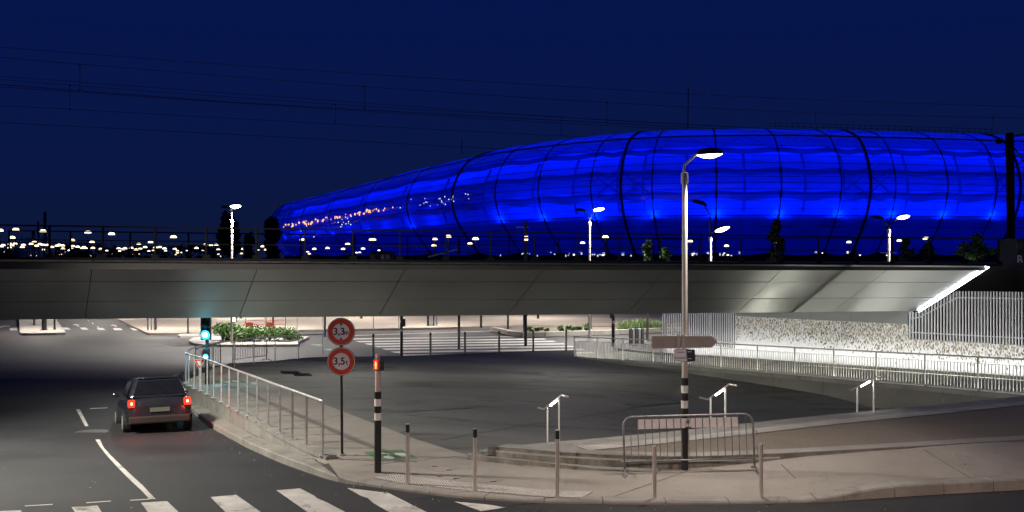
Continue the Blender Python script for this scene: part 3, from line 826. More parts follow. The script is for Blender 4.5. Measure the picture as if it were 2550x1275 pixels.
for i, p in enumerate(posts + tail):
    h = 1.05
    MB().beam(p, p + Vector((0, 0, h)), .035, .05).build('post', 'galvanised', rail, world=True)
    if i < len(posts): MB().box(p + Vector((0, 0, .006)), (.16, .12, .012)).build('base_plate', 'galvanised', rail, world=True)
    tops.append(p + Vector((0, 0, h)))
rp = spline(tops, 5)
MB().tube(rp, .028, 8).build('handrail', 'galvanised', rail, smooth=True, world=True)

# ================================================================== RAMP, ITS WALLS AND RAILING ON THE RIGHT
ra = [P(1430, 893, 50.3), P(1560, 902, 46.6), P(1700, 911.5, 43.8), P(1870, 926, 40.6), P(2010, 938, 38.0), P(2150, 950.5, 35.5), P(2350, 967.5, 32.6), P(2550, 985, 30.0), P(2800, 1008, 27.0)]
ra_s = spline(ra, 8); RS = arclen(ra_s)
wa = [P(1560, 872, 57.5), P(1660, 882, 53.7), P(1830, 893, 48.5), P(2050, 909, 43.6), P(2262, 923, 39.7), P(2550, 943, 35.3), P(2850, 968, 31.5)]
wa_s = spline(wa, 8); WAS = arclen(wa_s)
rows0, rows1 = [], []
for i in range(61):
    a, _ = at_len(ra_s, RS, RS[-1] * i / 60); b_, _ = at_len(wa_s, WAS, WAS[-1] * i / 60)
    rows0.append(a + Vector((0, 0, -.005))); rows1.append(b_ + Vector((0, 0, -.005)) + Vector((.1, .05, 0)))
struct(MB().grid([rows0, rows1]).build('ramp_path', 'concrete_wall'))
ret = thing('retaining_wall', 'dark stained block wall carrying the lit ramp along the square', 'wall', ra[0])
s = 0
while s < RS[-1] - .1:
    e = min(s + 2.6, RS[-1]); rows = []
    for i in range(4):
        p, t = at_len(ra_s, RS, lerp(s + .006, e - .006, i / 3)); n_ = Vector((t.y, -t.x, 0)).normalized()
        rows.append([Vector((p.x, p.y, -1.35)) + n_ * .12, Vector((p.x, p.y, p.z - .13)) + n_ * .12])
    MB().grid(rows).build('wall_block', 'ramp_concrete', ret, world=True)
    rows = []
    for i in range(4):
        p, t = at_len(ra_s, RS, lerp(s + .004, e - .004, i / 3)); n_ = Vector((t.y, -t.x, 0)).normalized()
        rows.append([Vector((p.x, p.y, p.z - .125)) + n_ * .10, Vector((p.x, p.y, p.z - .125)) + n_ * .15, Vector((p.x, p.y, p.z + .01)) + n_ * .15, Vector((p.x, p.y, p.z + .01)) - n_ * .10, Vector((p.x, p.y, p.z - .1)) - n_ * .10])
    MB().grid(rows).build('coping_stone', 'concrete_wall', ret, world=True)
    s = e
rr = thing('ramp_railing', 'railing of close vertical bars lit from its foot along the ramp', 'railing', ra[0])
H1, H2 = 1.06, .86
MB().tube([p + Vector((0, 0, H1)) for p in ra_s], .026, 8).build('handrail', 'rail_pale', rr, smooth=True, world=True)
MB().tube([p + Vector((0, 0, H2)) for p in ra_s], .010, 6).build('top_bar', 'rail_pale', rr, smooth=True, world=True)
MB().tube([p + Vector((0, 0, .09)) for p in ra_s], .010, 6).build('bottom_bar', 'rail_pale', rr, smooth=True, world=True)
bal = MB().box((0, 0, (H2 + .09) / 2), (.016, .024, H2 - .09)).mesh('baluster', 'rail_pale')
pst = MB().box((0, 0, H1 / 2), (.022, .06, H1)).mesh('post', 'rail_pale')
s = 0; i = 0
while s < RS[-1]:
    p, t = at_len(ra_s, RS, s)
    is_post = i % 16 == 0
    o = obj('post' if is_post else 'baluster', pst if is_post else bal, rr)
    o.location = p - rr.location; o.rotation_euler = (0, 0, math.atan2(t.y, t.x))
    s += .125; i += 1
led = offset_xy(ra_s, .10)
MB().grid([[p + Vector((0, 0, .0)) for p in offset_xy(ra_s, .055)], [p + Vector((0, 0, .062)) for p in offset_xy(ra_s, .055)], [p + Vector((0, 0, .0)) for p in offset_xy(ra_s, .058)]]).build('light_channel', 'galvanised', rr, world=True)
for k in range(0, 12):
    a, b_ = RS[-1] * (k + .02) / 12, RS[-1] * (k + .98) / 12
    pts = [at_len(led, RS, lerp(a, b_, j / 4))[0] for j in range(5)]
    mb = MB()
    mb.grid([[p + Vector((0, 0, .018)) for p in offset_xy(pts, .03)], [p + Vector((0, 0, .046)) for p in offset_xy(pts, -.03)]])
    mb.build('light_strip', 'led_strip', rr, world=True)

# white cast-relief abutment wall
aw = thing('abutment_wall', 'floodlit white cast concrete wall speckled with grooves beside the ramp', 'wall', wa[4])
def wall_at(px, off=0.0):
    best = min(range(len(wa_s)), key=lambda i: abs(px_of(wa_s[i]) - px))
    for i in range(len(wa_s) - 1):
        a, b_ = px_of(wa_s[i]), px_of(wa_s[i + 1])
        if a <= px <= b_:
            p = wa_s[i].lerp(wa_s[i + 1], (px - a) / (b_ - a)); break
    else: p = wa_s[best].copy(); i = min(best, len(wa_s) - 2)
    t = (wa_s[i + 1] - wa_s[i]); t.z = 0; t.normalize()
    return p + Vector((t.y, -t.x, 0)) * off, t
def wall_panel(x0, x1, zt0, zt1, name, mat, off=0.0, zb=None, thick=.3, parent=aw):
    n = max(2, int((x1 - x0) / 25)); fr, tp = [], []
    f0, f1, b1 = [], [], []
    for i in range(n + 1):
        x = lerp(x0, x1, i / n); p, t = wall_at(x, off); q, _ = wall_at(x, off - thick)
        z1 = lerp(zt0, zt1, i / n); z0 = (p.z - .1) if zb is None else lerp(zb[0], zb[1], i / n)
        f0.append(Vector((p.x, p.y, z0))); f1.append(Vector((p.x, p.y, z1))); b1.append(Vector((q.x, q.y, z1)))
    bz = [Vector((q.x, q.y, f.z)) for q, f in zip(b1, f0)]
    mb = MB().grid([bz, f0, f1, b1])
    mb.add([bz[0], f0[0], f1[0], b1[0]], [(0, 1, 2, 3)]); mb.add([bz[-1], f0[-1], f1[-1], b1[-1]], [(3, 2, 1, 0)])
    return mb.build(name, mat, parent, world=True)
xs_ = [1830, 1938, 2046, 2154, 2262]
for a, b_ in zip(xs_, xs_[1:]): wall_panel(a, b_ - .4, 1.45, 1.45, 'wall_panel', 'relief_wall')
xs_ = [2262, 2380, 2500, 2640, 2840]
for a, b_ in zip(xs_, xs_[1:]): wall_panel(a, b_ - .4, lerp(.82, .95, (a - 2262) / 300), lerp(.82, .95, (b_ - 2262) / 300), 'wall_panel', 'relief_wall', .003)
wall_panel(1640, 1829.5, -.36, -.36, 'wall_panel', 'relief_wall')
xs_ = [1835, 1925, 2020, 2122, 2263]
for a, b_ in zip(xs_, xs_[1:]):
    za_ = lambda x: lerp(1.22, 1.40, (x - 1835) / 428)
    wall_panel(a + .3, b_ - .3, 2.35, 2.35, 'cap_panel', 'grey_panel', .06, (za_(a), za_(b_)))
# linear light along the foot of the white wall
ledw = offset_xy(wa_s, -.50)
MB().grid([[p + Vector((0, 0, .0)) for p in offset_xy(wa_s, -.58)], [p + Vector((0, 0, .12)) for p in offset_xy(wa_s, -.58)], [p + Vector((0, 0, .13)) for p in offset_xy(wa_s, -.56)], [p + Vector((0, 0, .0)) for p in offset_xy(wa_s, -.56)]]).build('light_channel', 'concrete_wall', aw, world=True)
for k in range(10):
    a, b_ = WAS[-1] * lerp(.14, 1, (k + .01) / 10), WAS[-1] * lerp(.14, 1, (k + .99) / 10)
    pts = [at_len(ledw, WAS, lerp(a, b_, j / 4))[0] for j in range(5)]
    MB().grid([[p + Vector((0, 0, .03)) for p in offset_xy(pts, -.04)], [p + Vector((0, 0, .02)) for p in offset_xy(pts, .04)]]).build('light_strip', 'led_wall', aw, world=True)

# fences of white bars on the wall
def bar_fence(x0, x1, top_px, bot_z, label, n, off=-.12):
    f = thing('bar_fence', label, 'fence', wall_at((x0 + x1) / 2, off)[0])
    def zt(x):
        p, _ = wall_at(x, off); return CH - (interp(x, top_px) - HY) * p.y / F
    for i in range(n + 1):
        x = lerp(x0, x1, i / n); p, t = wall_at(x, off); z0, z1 = bot_z(x), zt(x)
        mb = MB().box((0, 0, (z0 + z1) / 2 - f.location.z), (.036, .05, z1 - z0))
        o = mb.build('bar', 'bar_white', f); o.location = (p.x - f.location.x, p.y - f.location.y, 0); o.rotation_euler = (0, 0, math.atan2(t.y, t.x))
    for dzt, low in ((-.28, False), (.28, True)):
        pts = []
        for i in range(41):
            x = lerp(x0, x1, i / 40); p, t = wall_at(x, off - .04)
            pts.append(Vector((p.x, p.y, (bot_z(x) + .25) if low else zt(x) - .24)))
        MB().tube(pts, .022, 4).build('rail', 'bar_white', f, world=True)
    return f
bar_fence(2268, 2780, [(2268, 778), (2288, 776), (2383, 725), (2800, 729)], lambda x: lerp(.84, .96, (x - 2262) / 300), 'white bar fence with a sloping shoulder on the white wall past the bridge end', 66, .04)
bar_fence(1652, 1828, [(1652, 735), (1828, 735)], lambda x: -.34, 'white bar fence under the bridge, left of the speckled white wall', 32, .04)

# ================================================================== BRIDGE
def bt(px):   # top edge of the fascia
    t = px / 2460.0
    # straight line in space between the two ends
    A = P(0, 645.5, 29.3); B = P(2460, 662, 37.0)
    # solve for the point of the line that shows at px
    k = (px - 1275) / F
    u = (k * A.y - A.x) / ((B.x - A.x) - k * (B.y - A.y))
    return A.lerp(B, u)
def bb(px):   # bottom edge
    A = P(0, 797, 32.1); B = P(2285, 775, 39.8)
    k = (px - 1275) / F
    u = (k * A.y - A.x) / ((B.x - A.x) - k * (B.y - A.y))
    return A.lerp(B, u)
bdir = (bt(2460) - bt(0)); bdir.z = 0; bdir.normalize()
bper = Vector((-bdir.y, bdir.x, 0))         # away from the camera
bridge = thing('railway_bridge', 'long grey metal-clad railway bridge crossing the whole view over the road', 'bridge', bb(600))
joints_t = [-420, -230, 232, 648, 1020, 1365, 1675, 1960, 2225, 2458]
joints_b = [-460, -230, 212, 595, 943, 1265, 1560, 1835, 2070, 2283]
thirds = [0, .345, .685, 1.0]
fn = (bt(2000) - bt(1000)).cross(bb(1200) - bt(1200)).normalized()
if fn.y > 0: fn = -fn
for j in range(len(joints_t) - 1):
    for r_ in range(3):
        def pt(k, v): return bt(joints_t[k]).lerp(bb(joints_b[k]), v)
        v0, v1 = thirds[r_] + .004, thirds[r_ + 1] - .004
        q = [pt(j, v1), pt(j + 1, v1), pt(j + 1, v0), pt(j, v0)]
        c = sum(q, Vector()) / 4
        q = [p + (c - p).normalized() * .012 for p in q]
        tw = [fn * random.uniform(-.004, .004) for _ in range(4)]
        MB().hexa([p - fn * .04 for p in q], [p + t for p, t in zip(q, tw)]).build('fascia_panel', 'bridge_metal', bridge, world=True)
# backing, deck and underside
xa, xb = -420, 2458; xc, xd = -460, 2283
back_q = [bb(xc), bb(xd), bt(xb), bt(xa)]
MB().add([p - fn * .06 for p in back_q], [(0, 1, 2, 3)]).build('fascia_backing', 'bridge_dark', bridge, world=True)
W_ = bper * 11.0
lip = [bb(xc), bb(xd)]
MB().hexa([lip[0] - fn * .05, lip[1] - fn * .05, lip[1] + bper * .3 + Vector((0, 0, .02)), lip[0] + bper * .3 + Vector((0, 0, .02))], [p + Vector((0, 0, .9)) for p in (lip[0] + bper * .05, lip[1] + bper * .05, lip[1] + bper * .3, lip[0] + bper * .3)]).build('edge_beam', 'bridge_dark', bridge, world=True)
so = Vector((0, 0, 1.0))
ext = bdir * 30
sof = [lip[0] + so + bper * .2, lip[1] + so + bper * .2 + ext, lip[1] + so + bper * 9 + ext, lip[0] + so + bper * 9]
MB().hexa(sof, [p + Vector((0, 0, .35)) for p in sof]).build('soffit_slab', 'bridge_dark', bridge, world=True)
dk = [bt(xa), bt(xb) + ext, bt(xb) + ext + bper * 12, bt(xa) + bper * 12]
MB().hexa([p + Vector((0, 0, -.3)) + bper * .1 for p in dk], [p + Vector((0, 0, -.02)) + bper * .1 for p in dk]).build('deck', 'bridge_dark', bridge, world=True)
MB().beam(bt(xa) + Vector((0, 0, .03)), bt(xb) + Vector((0, 0, .03)) + ext * .02, .16, .07).build('deck_edge', 'rail_dark', bridge, world=True)
MB().hexa([lip[0] + bper * 10.5, lip[1] + bper * 10.5, lip[1] + bper * 10.8, lip[0] + bper * 10.8], [p + Vector((0, 0, 1.9)) for p in (lip[0] + bper * 10.5, lip[1] + bper * 10.5, lip[1] + bper * 10.8, lip[0] + bper * 10.8)]).build('edge_beam', 'bridge_dark', bridge, world=True)
# lit metal strip along the slanted end of the cladding
e0, e1 = bb(2283), bt(2458)
sd = (e1 - e0).normalized(); sr = bdir
MB().beam(e0 + sr * .10 + fn * .03, e1 + sr * .10 + fn * .03, .03, .10).build('end_trim', 'rail_dark', bridge, world=True)
MB().beam(e0 + sr * .055 + fn * .05, e1 + sr * .055 + fn * .05, .012, .04).build('light_strip', 'led_bridge', bridge, world=True)
# dark recess of the abutment behind the bars
ab = [bb(2283) + bper * .3, bb(2283) + bper * .3 + bdir * 26]
at_ = [bt(2458) + bper * .3, bt(2458) + bper * .3 + bdir * 26]
abut = MB().hexa([Vector((p.x, p.y, -1.3)) for p in (ab[0], ab[1], ab[1] + bper, ab[0] + bper)], [Vector((p.x, p.y, 2.2)) for p in (ab[0], ab[1], ab[1] + bper, ab[0] + bper)])
abut.hexa([Vector((ab[0].x, ab[0].y, 1.8)) - fn * .05, Vector((ab[1].x, ab[1].y, 1.8)), ab[1] + bper * .5 + Vector((0, 0, .1)), ab[0] + bper * .5 + Vector((0, 0, .1))], [at_[0] - fn * .05, at_[1], at_[1] + bper * .5, at_[0] + bper * .5])
o = abut.build('abutment', 'bridge_dark', bridge, world=True)

# unseen lamps added under the deck to brighten the ground below
for px, dp in ((330, 4.5), (900, 5), (1500, 5)):
    p = bb(px) + bper * dp + Vector((0, 0, .93))
    MB().box(p, (.5, .18, .08)).build('deck_fill_lamp', 'lamp_cool', bridge, world=True)
    lamp('deck_fill_light', 'POINT', p + Vector((0, 0, -.25)), 330, (1, .95, .86), bridge, size=.2)

# parapet railings of the bridge
def parapet(offv, h, step, label, x0, x1, mid):
    r_ = thing('bridge_railing', label, 'railing', bt(1200) + bper * offv)
    A = bt(x0) + bper * offv; B = bt(x1) + bper * offv; L = (B - A).length; n = int(L / step)
    zb = Vector((0, 0, .02))
    MB().beam(A + Vector((0, 0, h)), B + Vector((0, 0, h)), .045, .045).build('top_rail', 'rail_dark', r_, world=True)
    for k in mid: MB().beam(A + Vector((0, 0, h * k)), B + Vector((0, 0, h * k)), .028, .028).build('middle_rail', 'rail_dark', r_, world=True)
    for i in range(n + 1):
        p = A.lerp(B, i / n)
        MB().beam(p + zb, p + Vector((0, 0, h)), .05, .06).build('post', 'rail_dark', r_, world=True)
        MB().box(p + Vector((0, 0, .1)) - bper * .03, (.22, .05, .14), Matrix.Rotation(math.atan2(bdir.y, bdir.x), 3, 'Z')).build('foot_plate', 'rail_dark', r_, world=True)
parapet(.15, .98, 1.42, 'dark steel parapet railing along the near edge of the bridge', -300, 2494, (.5,))
parapet(10.4, 1.05, 2.1, 'second dark parapet railing on the far edge of the bridge', -200, 2050, (.36, .68))

# ================================================================== STADIUM
plan = spline([Vector((a, b_, 0)) for a, b_ in [(190, 205), (138, 181), (88, 169), (56.7, 162), (35.9, 159.5), (17.8, 165), (1, 183), (-9, 205), (-20.2, 229), (-34.5, 264), (-55, 313), (-77, 364), (-85, 388), (-84, 408), (-70, 428), (-30, 445), (30, 455)]], 12)
PS = arclen(plan)
prof = spline([Vector((o_, 0, z)) for o_, z in [(-10, 24.3), (-5, 24.25), (-1.5, 24.05), (1.5, 23.1), (3.6, 21.8), (5.6, 19.0), (6.6, 15.6), (6.4, 13.2), (5.3, 10.3), (3.0, 7.0), (0, 3.4), (-3, 0)]], 8)
def prof_at(z):
    for a, b_ in zip(prof[12:], prof[13:]):
        if b_.z <= z <= a.z: return lerp(a.x, b_.x, (a.z - z) / max(1e-6, a.z - b_.z))
    return prof[-1].x
def SP(s_, o_, z):
    p, t = at_len(plan, PS, s_)
    p1, _ = at_len(plan, PS, s_ - 3); p2, _ = at_len(plan, PS, s_ + 3); t = (p2 - p1).normalized()
    n_ = Vector((-t.y, t.x, 0))
    return Vector((p.x + n_.x * o_, p.y + n_.y * o_, z))
tab = [(px_of(SP(s_, 6.5, 14)), s_) for s_ in np.arange(0, PS[-1] * .78, .5)]
def s_of(px):
    for (a, sa), (b_, sb) in zip(tab, tab[1:]):
        if a >= px >= b_: return lerp(sa, sb, (a - px) / (a - b_))
    return None
rib_px = [(2880, 0), (2760, 1), (2650, 0), (2539, 1), (2481, 0), (2359, 0), (2229, 0), (2167, 1), (2094, 0), (1945, 0), (1784, 0), (1624, 0), (1547, 1), (1473, 0), (1342, 0), (1235, 0), (1128, 1), (1015, 0), (907, 0), (821, 0), (751, 0), (704, 0)]
ribs = [(s_of(p), k) for p, k in rib_px]
last = ribs[-1][0]
ribs += [(last + 16, 0), (last + 32, 1), (last + 48, 0)]
stadium = thing('stadium', 'huge bulging blue-lit foil-clad stadium behind the bridge', 'stadium', SP(s_of(1750), 0, -1.4))
stadium.location.z = -1.4
zrow = [24.22, 22.6, 20.3, 16.9, 13.5, 10.3, 6.9, 2.6]
def oz(v):   # v in row units
    z = zrow[0] + 0
    i = min(int(v), len(zrow) - 2); z = lerp(zrow[i], zrow[i + 1], v - i)
    return (prof_at(z), z) if z < 24.0 else (-2.0, z)
sorigin = stadium.location.copy()
for (s0, k0), (s1, k1) in zip(ribs, ribs[1:]):
    for r_ in range(len(zrow) - 1):
        rows = []
        nu, nv = 6, 5
        for i in range(nu + 1):
            row = []
            for j in range(nv + 1):
                u = lerp(.02, .98, i / nu); v = lerp(.015, .985, j / nv)
                o_, z = oz(r_ + v)
                bulge = .45 * math.sin(math.pi * u) * (.4 + .6 * math.sin(math.pi * v))
                row.append(SP(lerp(s0, s1, u), o_ + bulge, z))
            rows.append(row)
        MB().grid(rows).build('foil_panel', ('etfe_foil_roof_glow' if r_ == 0 else 'etfe_foil') if r_ < 5 else 'etfe_foil_skirt_glow', stadium, smooth=True, world=True)
    # structure seen through the foil
    for z, wd in ((20.2, .38), (16.9, .45), (13.3, .6)):
        n = 10; top, bot = [], []
        for i in range(n + 1):
            u = i / n; w_ = .16 * math.cos(2 * math.pi * u)
            top.append(SP(lerp(s0, s1, u), prof_at(z) - .9, z + wd + w_)); bot.append(SP(lerp(s0, s1, u), prof_at(z) - .9, z - wd + w_))
        MB().grid([bot, top]).build('truss_band', 'etfe_band', stadium, world=True)
    mid = (s0 + s1) / 2
    MB().tube([SP(s0, prof_at(20.2) - .6, 20.4), SP(mid, prof_at(22.5) - .6, 22.6)], .09, 5).build('brace', 'etfe_band', stadium, world=True)
    MB().tube([SP(s1, prof_at(20.2) - .6, 20.4), SP(mid, prof_at(22.5) - .6, 22.6)], .09, 5).build('brace', 'etfe_band', stadium, world=True)
    if k0 or k1:
        MB().tube([SP(s0, prof_at(16.8) - .6, 16.9), SP(s1, prof_at(13.4) - .6, 13.4)], .13, 5).build('brace', 'etfe_band', stadium, world=True)
        MB().tube([SP(s1, prof_at(16.8) - .6, 16.9), SP(s0, prof_at(13.4) - .6, 13.4)], .13, 5).build('brace', 'etfe_band', stadium, world=True)
    zz = np.linspace(20.0, 11, 6)
    cu_ = lerp(s0, s1, random.uniform(.42, .58))
    MB().tube([SP(cu_, prof_at(z) - 3.4, z) for z in zz], .22, 5).build('column', 'etfe_band', stadium, world=True)
for s_, k in ribs:
    r_ = .24 if k else .085
    path = [SP(s_, p.x + .08, p.z) for p in prof[6:] if p.z > (2.4 if k else 10.2)]
    MB().tube(path, r_, 6).build('rib', 'etfe_rib', stadium, world=True, smooth=True)
ss = list(np.linspace(ribs[0][0], ribs[-1][0], 220))
for z, r_ in ((22.6, .13), (20.9, .04), (19.2, .04), (18.1, .05), (16.0, .04), (15.1, .05), (14.2, .04), (12.4, .045), (11.3, .04), (10.3, .06), (8.6, .05), (6.9, .06), (5.2, .05)):
    MB().tube([SP(s_, prof_at(z) + .32, z) for s_ in ss], r_, 4).build('seam_cable', 'etfe_rib', stadium, world=True)
# wall of the concourse inside, ledge that carries the floodlights
wz = np.linspace(23.0, 10.3, 8)
MB().grid([[SP(s_, prof_at(z) - 5.0, z) for s_ in ss[::3]] for z in wz]).build('concourse_wall', 'concourse_wall', stadium, smooth=True, world=True)
MB().grid([[SP(s_, prof_at(10.3) - .25, 10.28) for s_ in ss[::3]], [SP(s_, prof_at(10.3) - 5.2, 10.28) for s_ in ss[::3]]]).build('ledge', 'etfe_rib', stadium, world=True)
MB().grid([[SP(s_, prof_at(z) - 2.5, z) for s_ in ss[::3]] for z in np.linspace(10.2, 2.0, 6)]).build('inner_skirt', 'etfe_band', stadium, smooth=True, world=True)
MB().grid([[SP(s_, 1.2, -1.5) for s_ in ss[::3]], [SP(s_, 1.2, 4.9) for s_ in ss[::3]], [SP(s_, -2.0, 5.0) for s_ in ss[::3]]]).build('plinth', 'far_silhouette', stadium, world=True)
BLUE = (0.0, 0.018, 1.0)
for s_, k in ribs[:-3]:
    if k or s_ is None: continue
    lamp('floodlight', 'POINT', SP(s_, prof_at(10.8) - .7, 10.75), 1150, BLUE, stadium, size=.3)
    MB().box(SP(s_, prof_at(10.6) - .95, 10.36), (.5, .4, .18)).build('floodlight_case', 'etfe_rib', stadium, world=True)
for (s0, k0), (s1, k1) in zip(ribs[:-3], ribs[1:-2]):
    mid = (s0 + s1) / 2; Lb = (SP(s1, 0, 0) - SP(s0, 0, 0)).length
    for zl, zt_, pw in ((10.75, 17.5, 13 * Lb), (22.2, 15.5, 38 * Lb)):
        q = lamp('floodlight_batten', 'AREA', SP(mid, prof_at(zl) - 2.4, zl), pw * random.uniform(.8, 1.2), BLUE, stadium, SP(mid, prof_at(zt_) - 5, zt_))
        q.data.shape = 'RECTANGLE'; q.data.size = Lb * 1.05; q.data.size_y = .4
        t_ = SP(mid + 1, 0, 0) - SP(mid - 1, 0, 0)
        dz_ = (SP(mid, prof_at(zt_) - 5, zt_) - SP(mid, prof_at(zl) - 2.4, zl)).normalized(); x_ = t_.normalized(); y_ = (-dz_).cross(x_).normalized(); x_ = y_.cross(-dz_)
        q.rotation_euler = Matrix((x_, y_, -dz_)).transposed().to_euler()
# small lit windows in the plinth
for i in range(46):
    px = random.choice([random.uniform(1160, 1560), random.uniform(1300, 1460), random.uniform(1700, 1860), random.uniform(1950, 2500)])
    s_ = s_of(px); c = SP(s_, 1.25, random.uniform(4.2, 4.8)); t = SP(s_ + .5, 1.25, 0) - SP(s_ - .5, 1.25, 0); t.z = 0; t.normalize()
    w, h = random.uniform(.06, .22), random.uniform(.06, .2)
    MB().add([c + t * w + Vector((0, 0, -h)), c - t * w + Vector((0, 0, -h)), c - t * w + Vector((0, 0, h)), c + t * w + Vector((0, 0, h))], [(0, 1, 2, 3)]).build('window', random.choice(['window_lit', 'window_lit', 'far_lamp']), stadium, world=True)
# lit concourse seen through the open slot of the receding side
for i in range(64):
    t = random.random() ** .8; px = lerp(704, 990, t)
    s_ = s_of(px); 
    if s_ is None: continue
    d = SP(s_, 6.9, 14).y; y = lerp(566, 515, (px - 704) / 286) + random.uniform(-4, 5)
    z = CH + (HY - y) * d / F
    r_ = random.choice([.13, .16, .2, .28]) * d / 300
    c = SP(s_, prof_at(z) + .75, z)
    MB().lathe([(0.01, -r_ * 1.4), (r_ * .8, -r_ * .7), (r_ * .8, r_ * .7), (.01, r_ * 1.4)], 5, c).build('concourse_lamp', 'concourse_lamp', stadium, world=True)
for i in range(44):
    px = random.choice([random.uniform(1000, 1190), random.uniform(1070, 1140), random.uniform(840, 885), random.uniform(720, 790)])
    s_ = s_of(px); d = SP(s_, 6.9, 14).y
    y = {0: lerp(512, 492, (px - 1000) / 190)}.get(0) if px > 990 else (lerp(560, 548, (px - 840) / 45) if px > 800 else lerp(560, 585, random.random()))
    y += random.uniform(-12, 10)
    z = CH + (HY - y) * d / F; r_ = random.choice([.07, .1, .14]) * d / 230
    c = SP(s_, prof_at(z) + .75, z)
    MB().lathe([(0.01, -r_), (r_, 0), (.01, r_)], 5, c).build('concourse_lamp', 'concourse_lamp_white', stadium, world=True)
# service gantry on the roof
gs = [s_of(p) for p in (2650, 2500, 2400, 2300, 2200, 2100, 2010)]
gp_ = [SP(s_, -9, 25.4) for s_ in np.linspace(gs[-1], gs[0], 40)]
gt = MB()
for z in (0, .55, 1.1): gt.tube([p + Vector((0, 0, z - .4)) for p in gp_], .03, 4)
for p in gp_: gt.beam(p + Vector((0, 0, -1.2)), p + Vector((0, 0, .75)), .05)
gt.build('roof_gantry', 'etfe_rib', stadium, world=True)

# ================================================================== STREET LAMPS
def head_mesh():
    """shallow oval lamp head, long axis x"""
    mb = MB(); prof_ = [(0.02, .135), (.35, .128), (.65, .10), (.88, .055), (1.0, .0), (.97, -.018)]
    n = 20; rows = []
    for r_, z in prof_:
        rows.append([Vector((.33 * r_ * math.cos(a), .17 * r_ * math.sin(a), z)) for a in np.linspace(0, 2 * math.pi, n + 1)])
    mb.grid(rows[::-1]); return mb
HEAD = head_mesh().mesh('lamp_head', 'dark_paint', True)
_l = MB(); _l.grid([[Vector((.29 * k * math.cos(a), .14 * k * math.sin(a), -.022 - .085 * (1 - k * k))) for a in np.linspace(0, 2 * math.pi, 21)] for k in (1, .85, .6, .3, .03)])
LENS = _l.mesh('lens', 'lamp_white', True); LENSC = bpy.data.meshes.new_from_object(bpy.data.objects.new('t', LENS)); LENSC.materials.clear(); LENSC.materials.append(MATS['lamp_cool'])
def street_lamp(label,  base, pole_h, arm, head_at, bands=True, k=1.0, power=0, color=NEUTRAL, lower='black', second=None, lens=LENS, polemat='pole_paint', group=None, roll=0.0, cone=150, target=None, r0=.063, tilt=0.0, lsize=.14):
    """arm: path from the pole top to the head, in metres from the base"""
    t = thing('street_lamp', label, 'street lamp', base, 0, group)
    zb = 1.35 if bands else pole_h * .2
    if bands:
        MB().lathe([(r0, 0), (r0, 1.10)], 16).build('pole_foot', lower, t, smooth=False)
        for i in range(4):
            MB().lathe([(r0 + .001, 1.10 + i * .135), (r0 + .001, 1.10 + (i + 1) * .135)], 16).build('band', 'pole_white' if i % 2 == 0 else 'black', t)
        zb = 1.64
    kp_ = 1.0 if bands else k
    MB().lathe([(r0 * .84 * kp_, zb if bands else 0), (r0 * .74 * kp_, pole_h - .3)], 16).build('pole', polemat, t)
    MB().lathe([(r0 * 1.1 * kp_, pole_h - .32), (r0 * 1.1 * kp_, pole_h - .14), (r0 * .8 * kp_, pole_h - .12)], 16).build('collar', polemat, t)
    for pth, hd, lit in ([(arm, head_at, True)] + ([second] if second else [])):
        pth = [Vector(p) for p in pth]
        MB().tube(pth, [.036 * k] + [.03 * k] * (len(pth) - 1), 8).build('arm', 'dark_paint' if not bands else polemat, t, smooth=True)
        h = obj('lamp_head', HEAD, t); h.location = hd; h.scale = (k, k, k); h.rotation_euler = (0, roll * (1 if hd[0] > 0 else -1), 0)
        if lit:
            l = obj('lens', lens, h)
            h.rotation_euler = (tilt, roll * (1 if hd[0] > 0 else -1), 0)
    if power:
        lamp('lamp_light', 'SPOT', Vector(base) + Vector(head_at) + Vector((math.copysign(.12, head_at[0]), -.12, -.32)), power, color, t, target, cone, .6, lsize)
    return t
mb_ = gp(1705, 1169, zp)
def rel(px, py, b_): return P(px, py, b_.y) - b_
street_lamp('lit street lamp with black and white banded foot and blank arrow sign', mb_, rel(1702, 432, mb_).z + .14, [rel(1702, 440, mb_), rel(1704, 412, mb_), rel(1732, 386, mb_), rel(1745, 384, mb_)], rel(1766, 383, mb_) + Vector((0, -.03, 0)),
            True, .80, P_MAIN, (1.0, .90, .78), tilt=R(0), roll=R(-3), cone=120)
# lamps of the same kind beside and behind the viewpoint
street_lamp('street lamp of the same kind on the pavement behind the viewpoint', (-5.0, -3.5, .0), 7.6, [(0, 0, 7.5), (.1, .1, 8.0), (.9, .8, 8.4)], (1.2, 1.1, 8.4), True, 1.2, P_BEHIND, WARM, cone=165)
street_lamp('street lamp across the road beyond the edge of the view', (-14.5, 21.5, -.1), 7.4, [(0, 0, 7.3), (.1, 0, 7.8), (.9, 0, 8.2)], (1.25, 0, 8.2), True, 1.2, P_LEFT, NEUTRAL, cone=118, target=(-7.5, 24, 0), lsize=.5)
street_lamp('street lamp of the same kind farther along the pavement behind the viewpoint', (10.5, -1.5, .0), 7.6, [(0, 0, 7.5), (-.05, .1, 8.0), (-.1, .9, 8.4)], (-.1, 1.3, 8.4), True, 1.2, P_BEHIND * .62, WARM, cone=165)
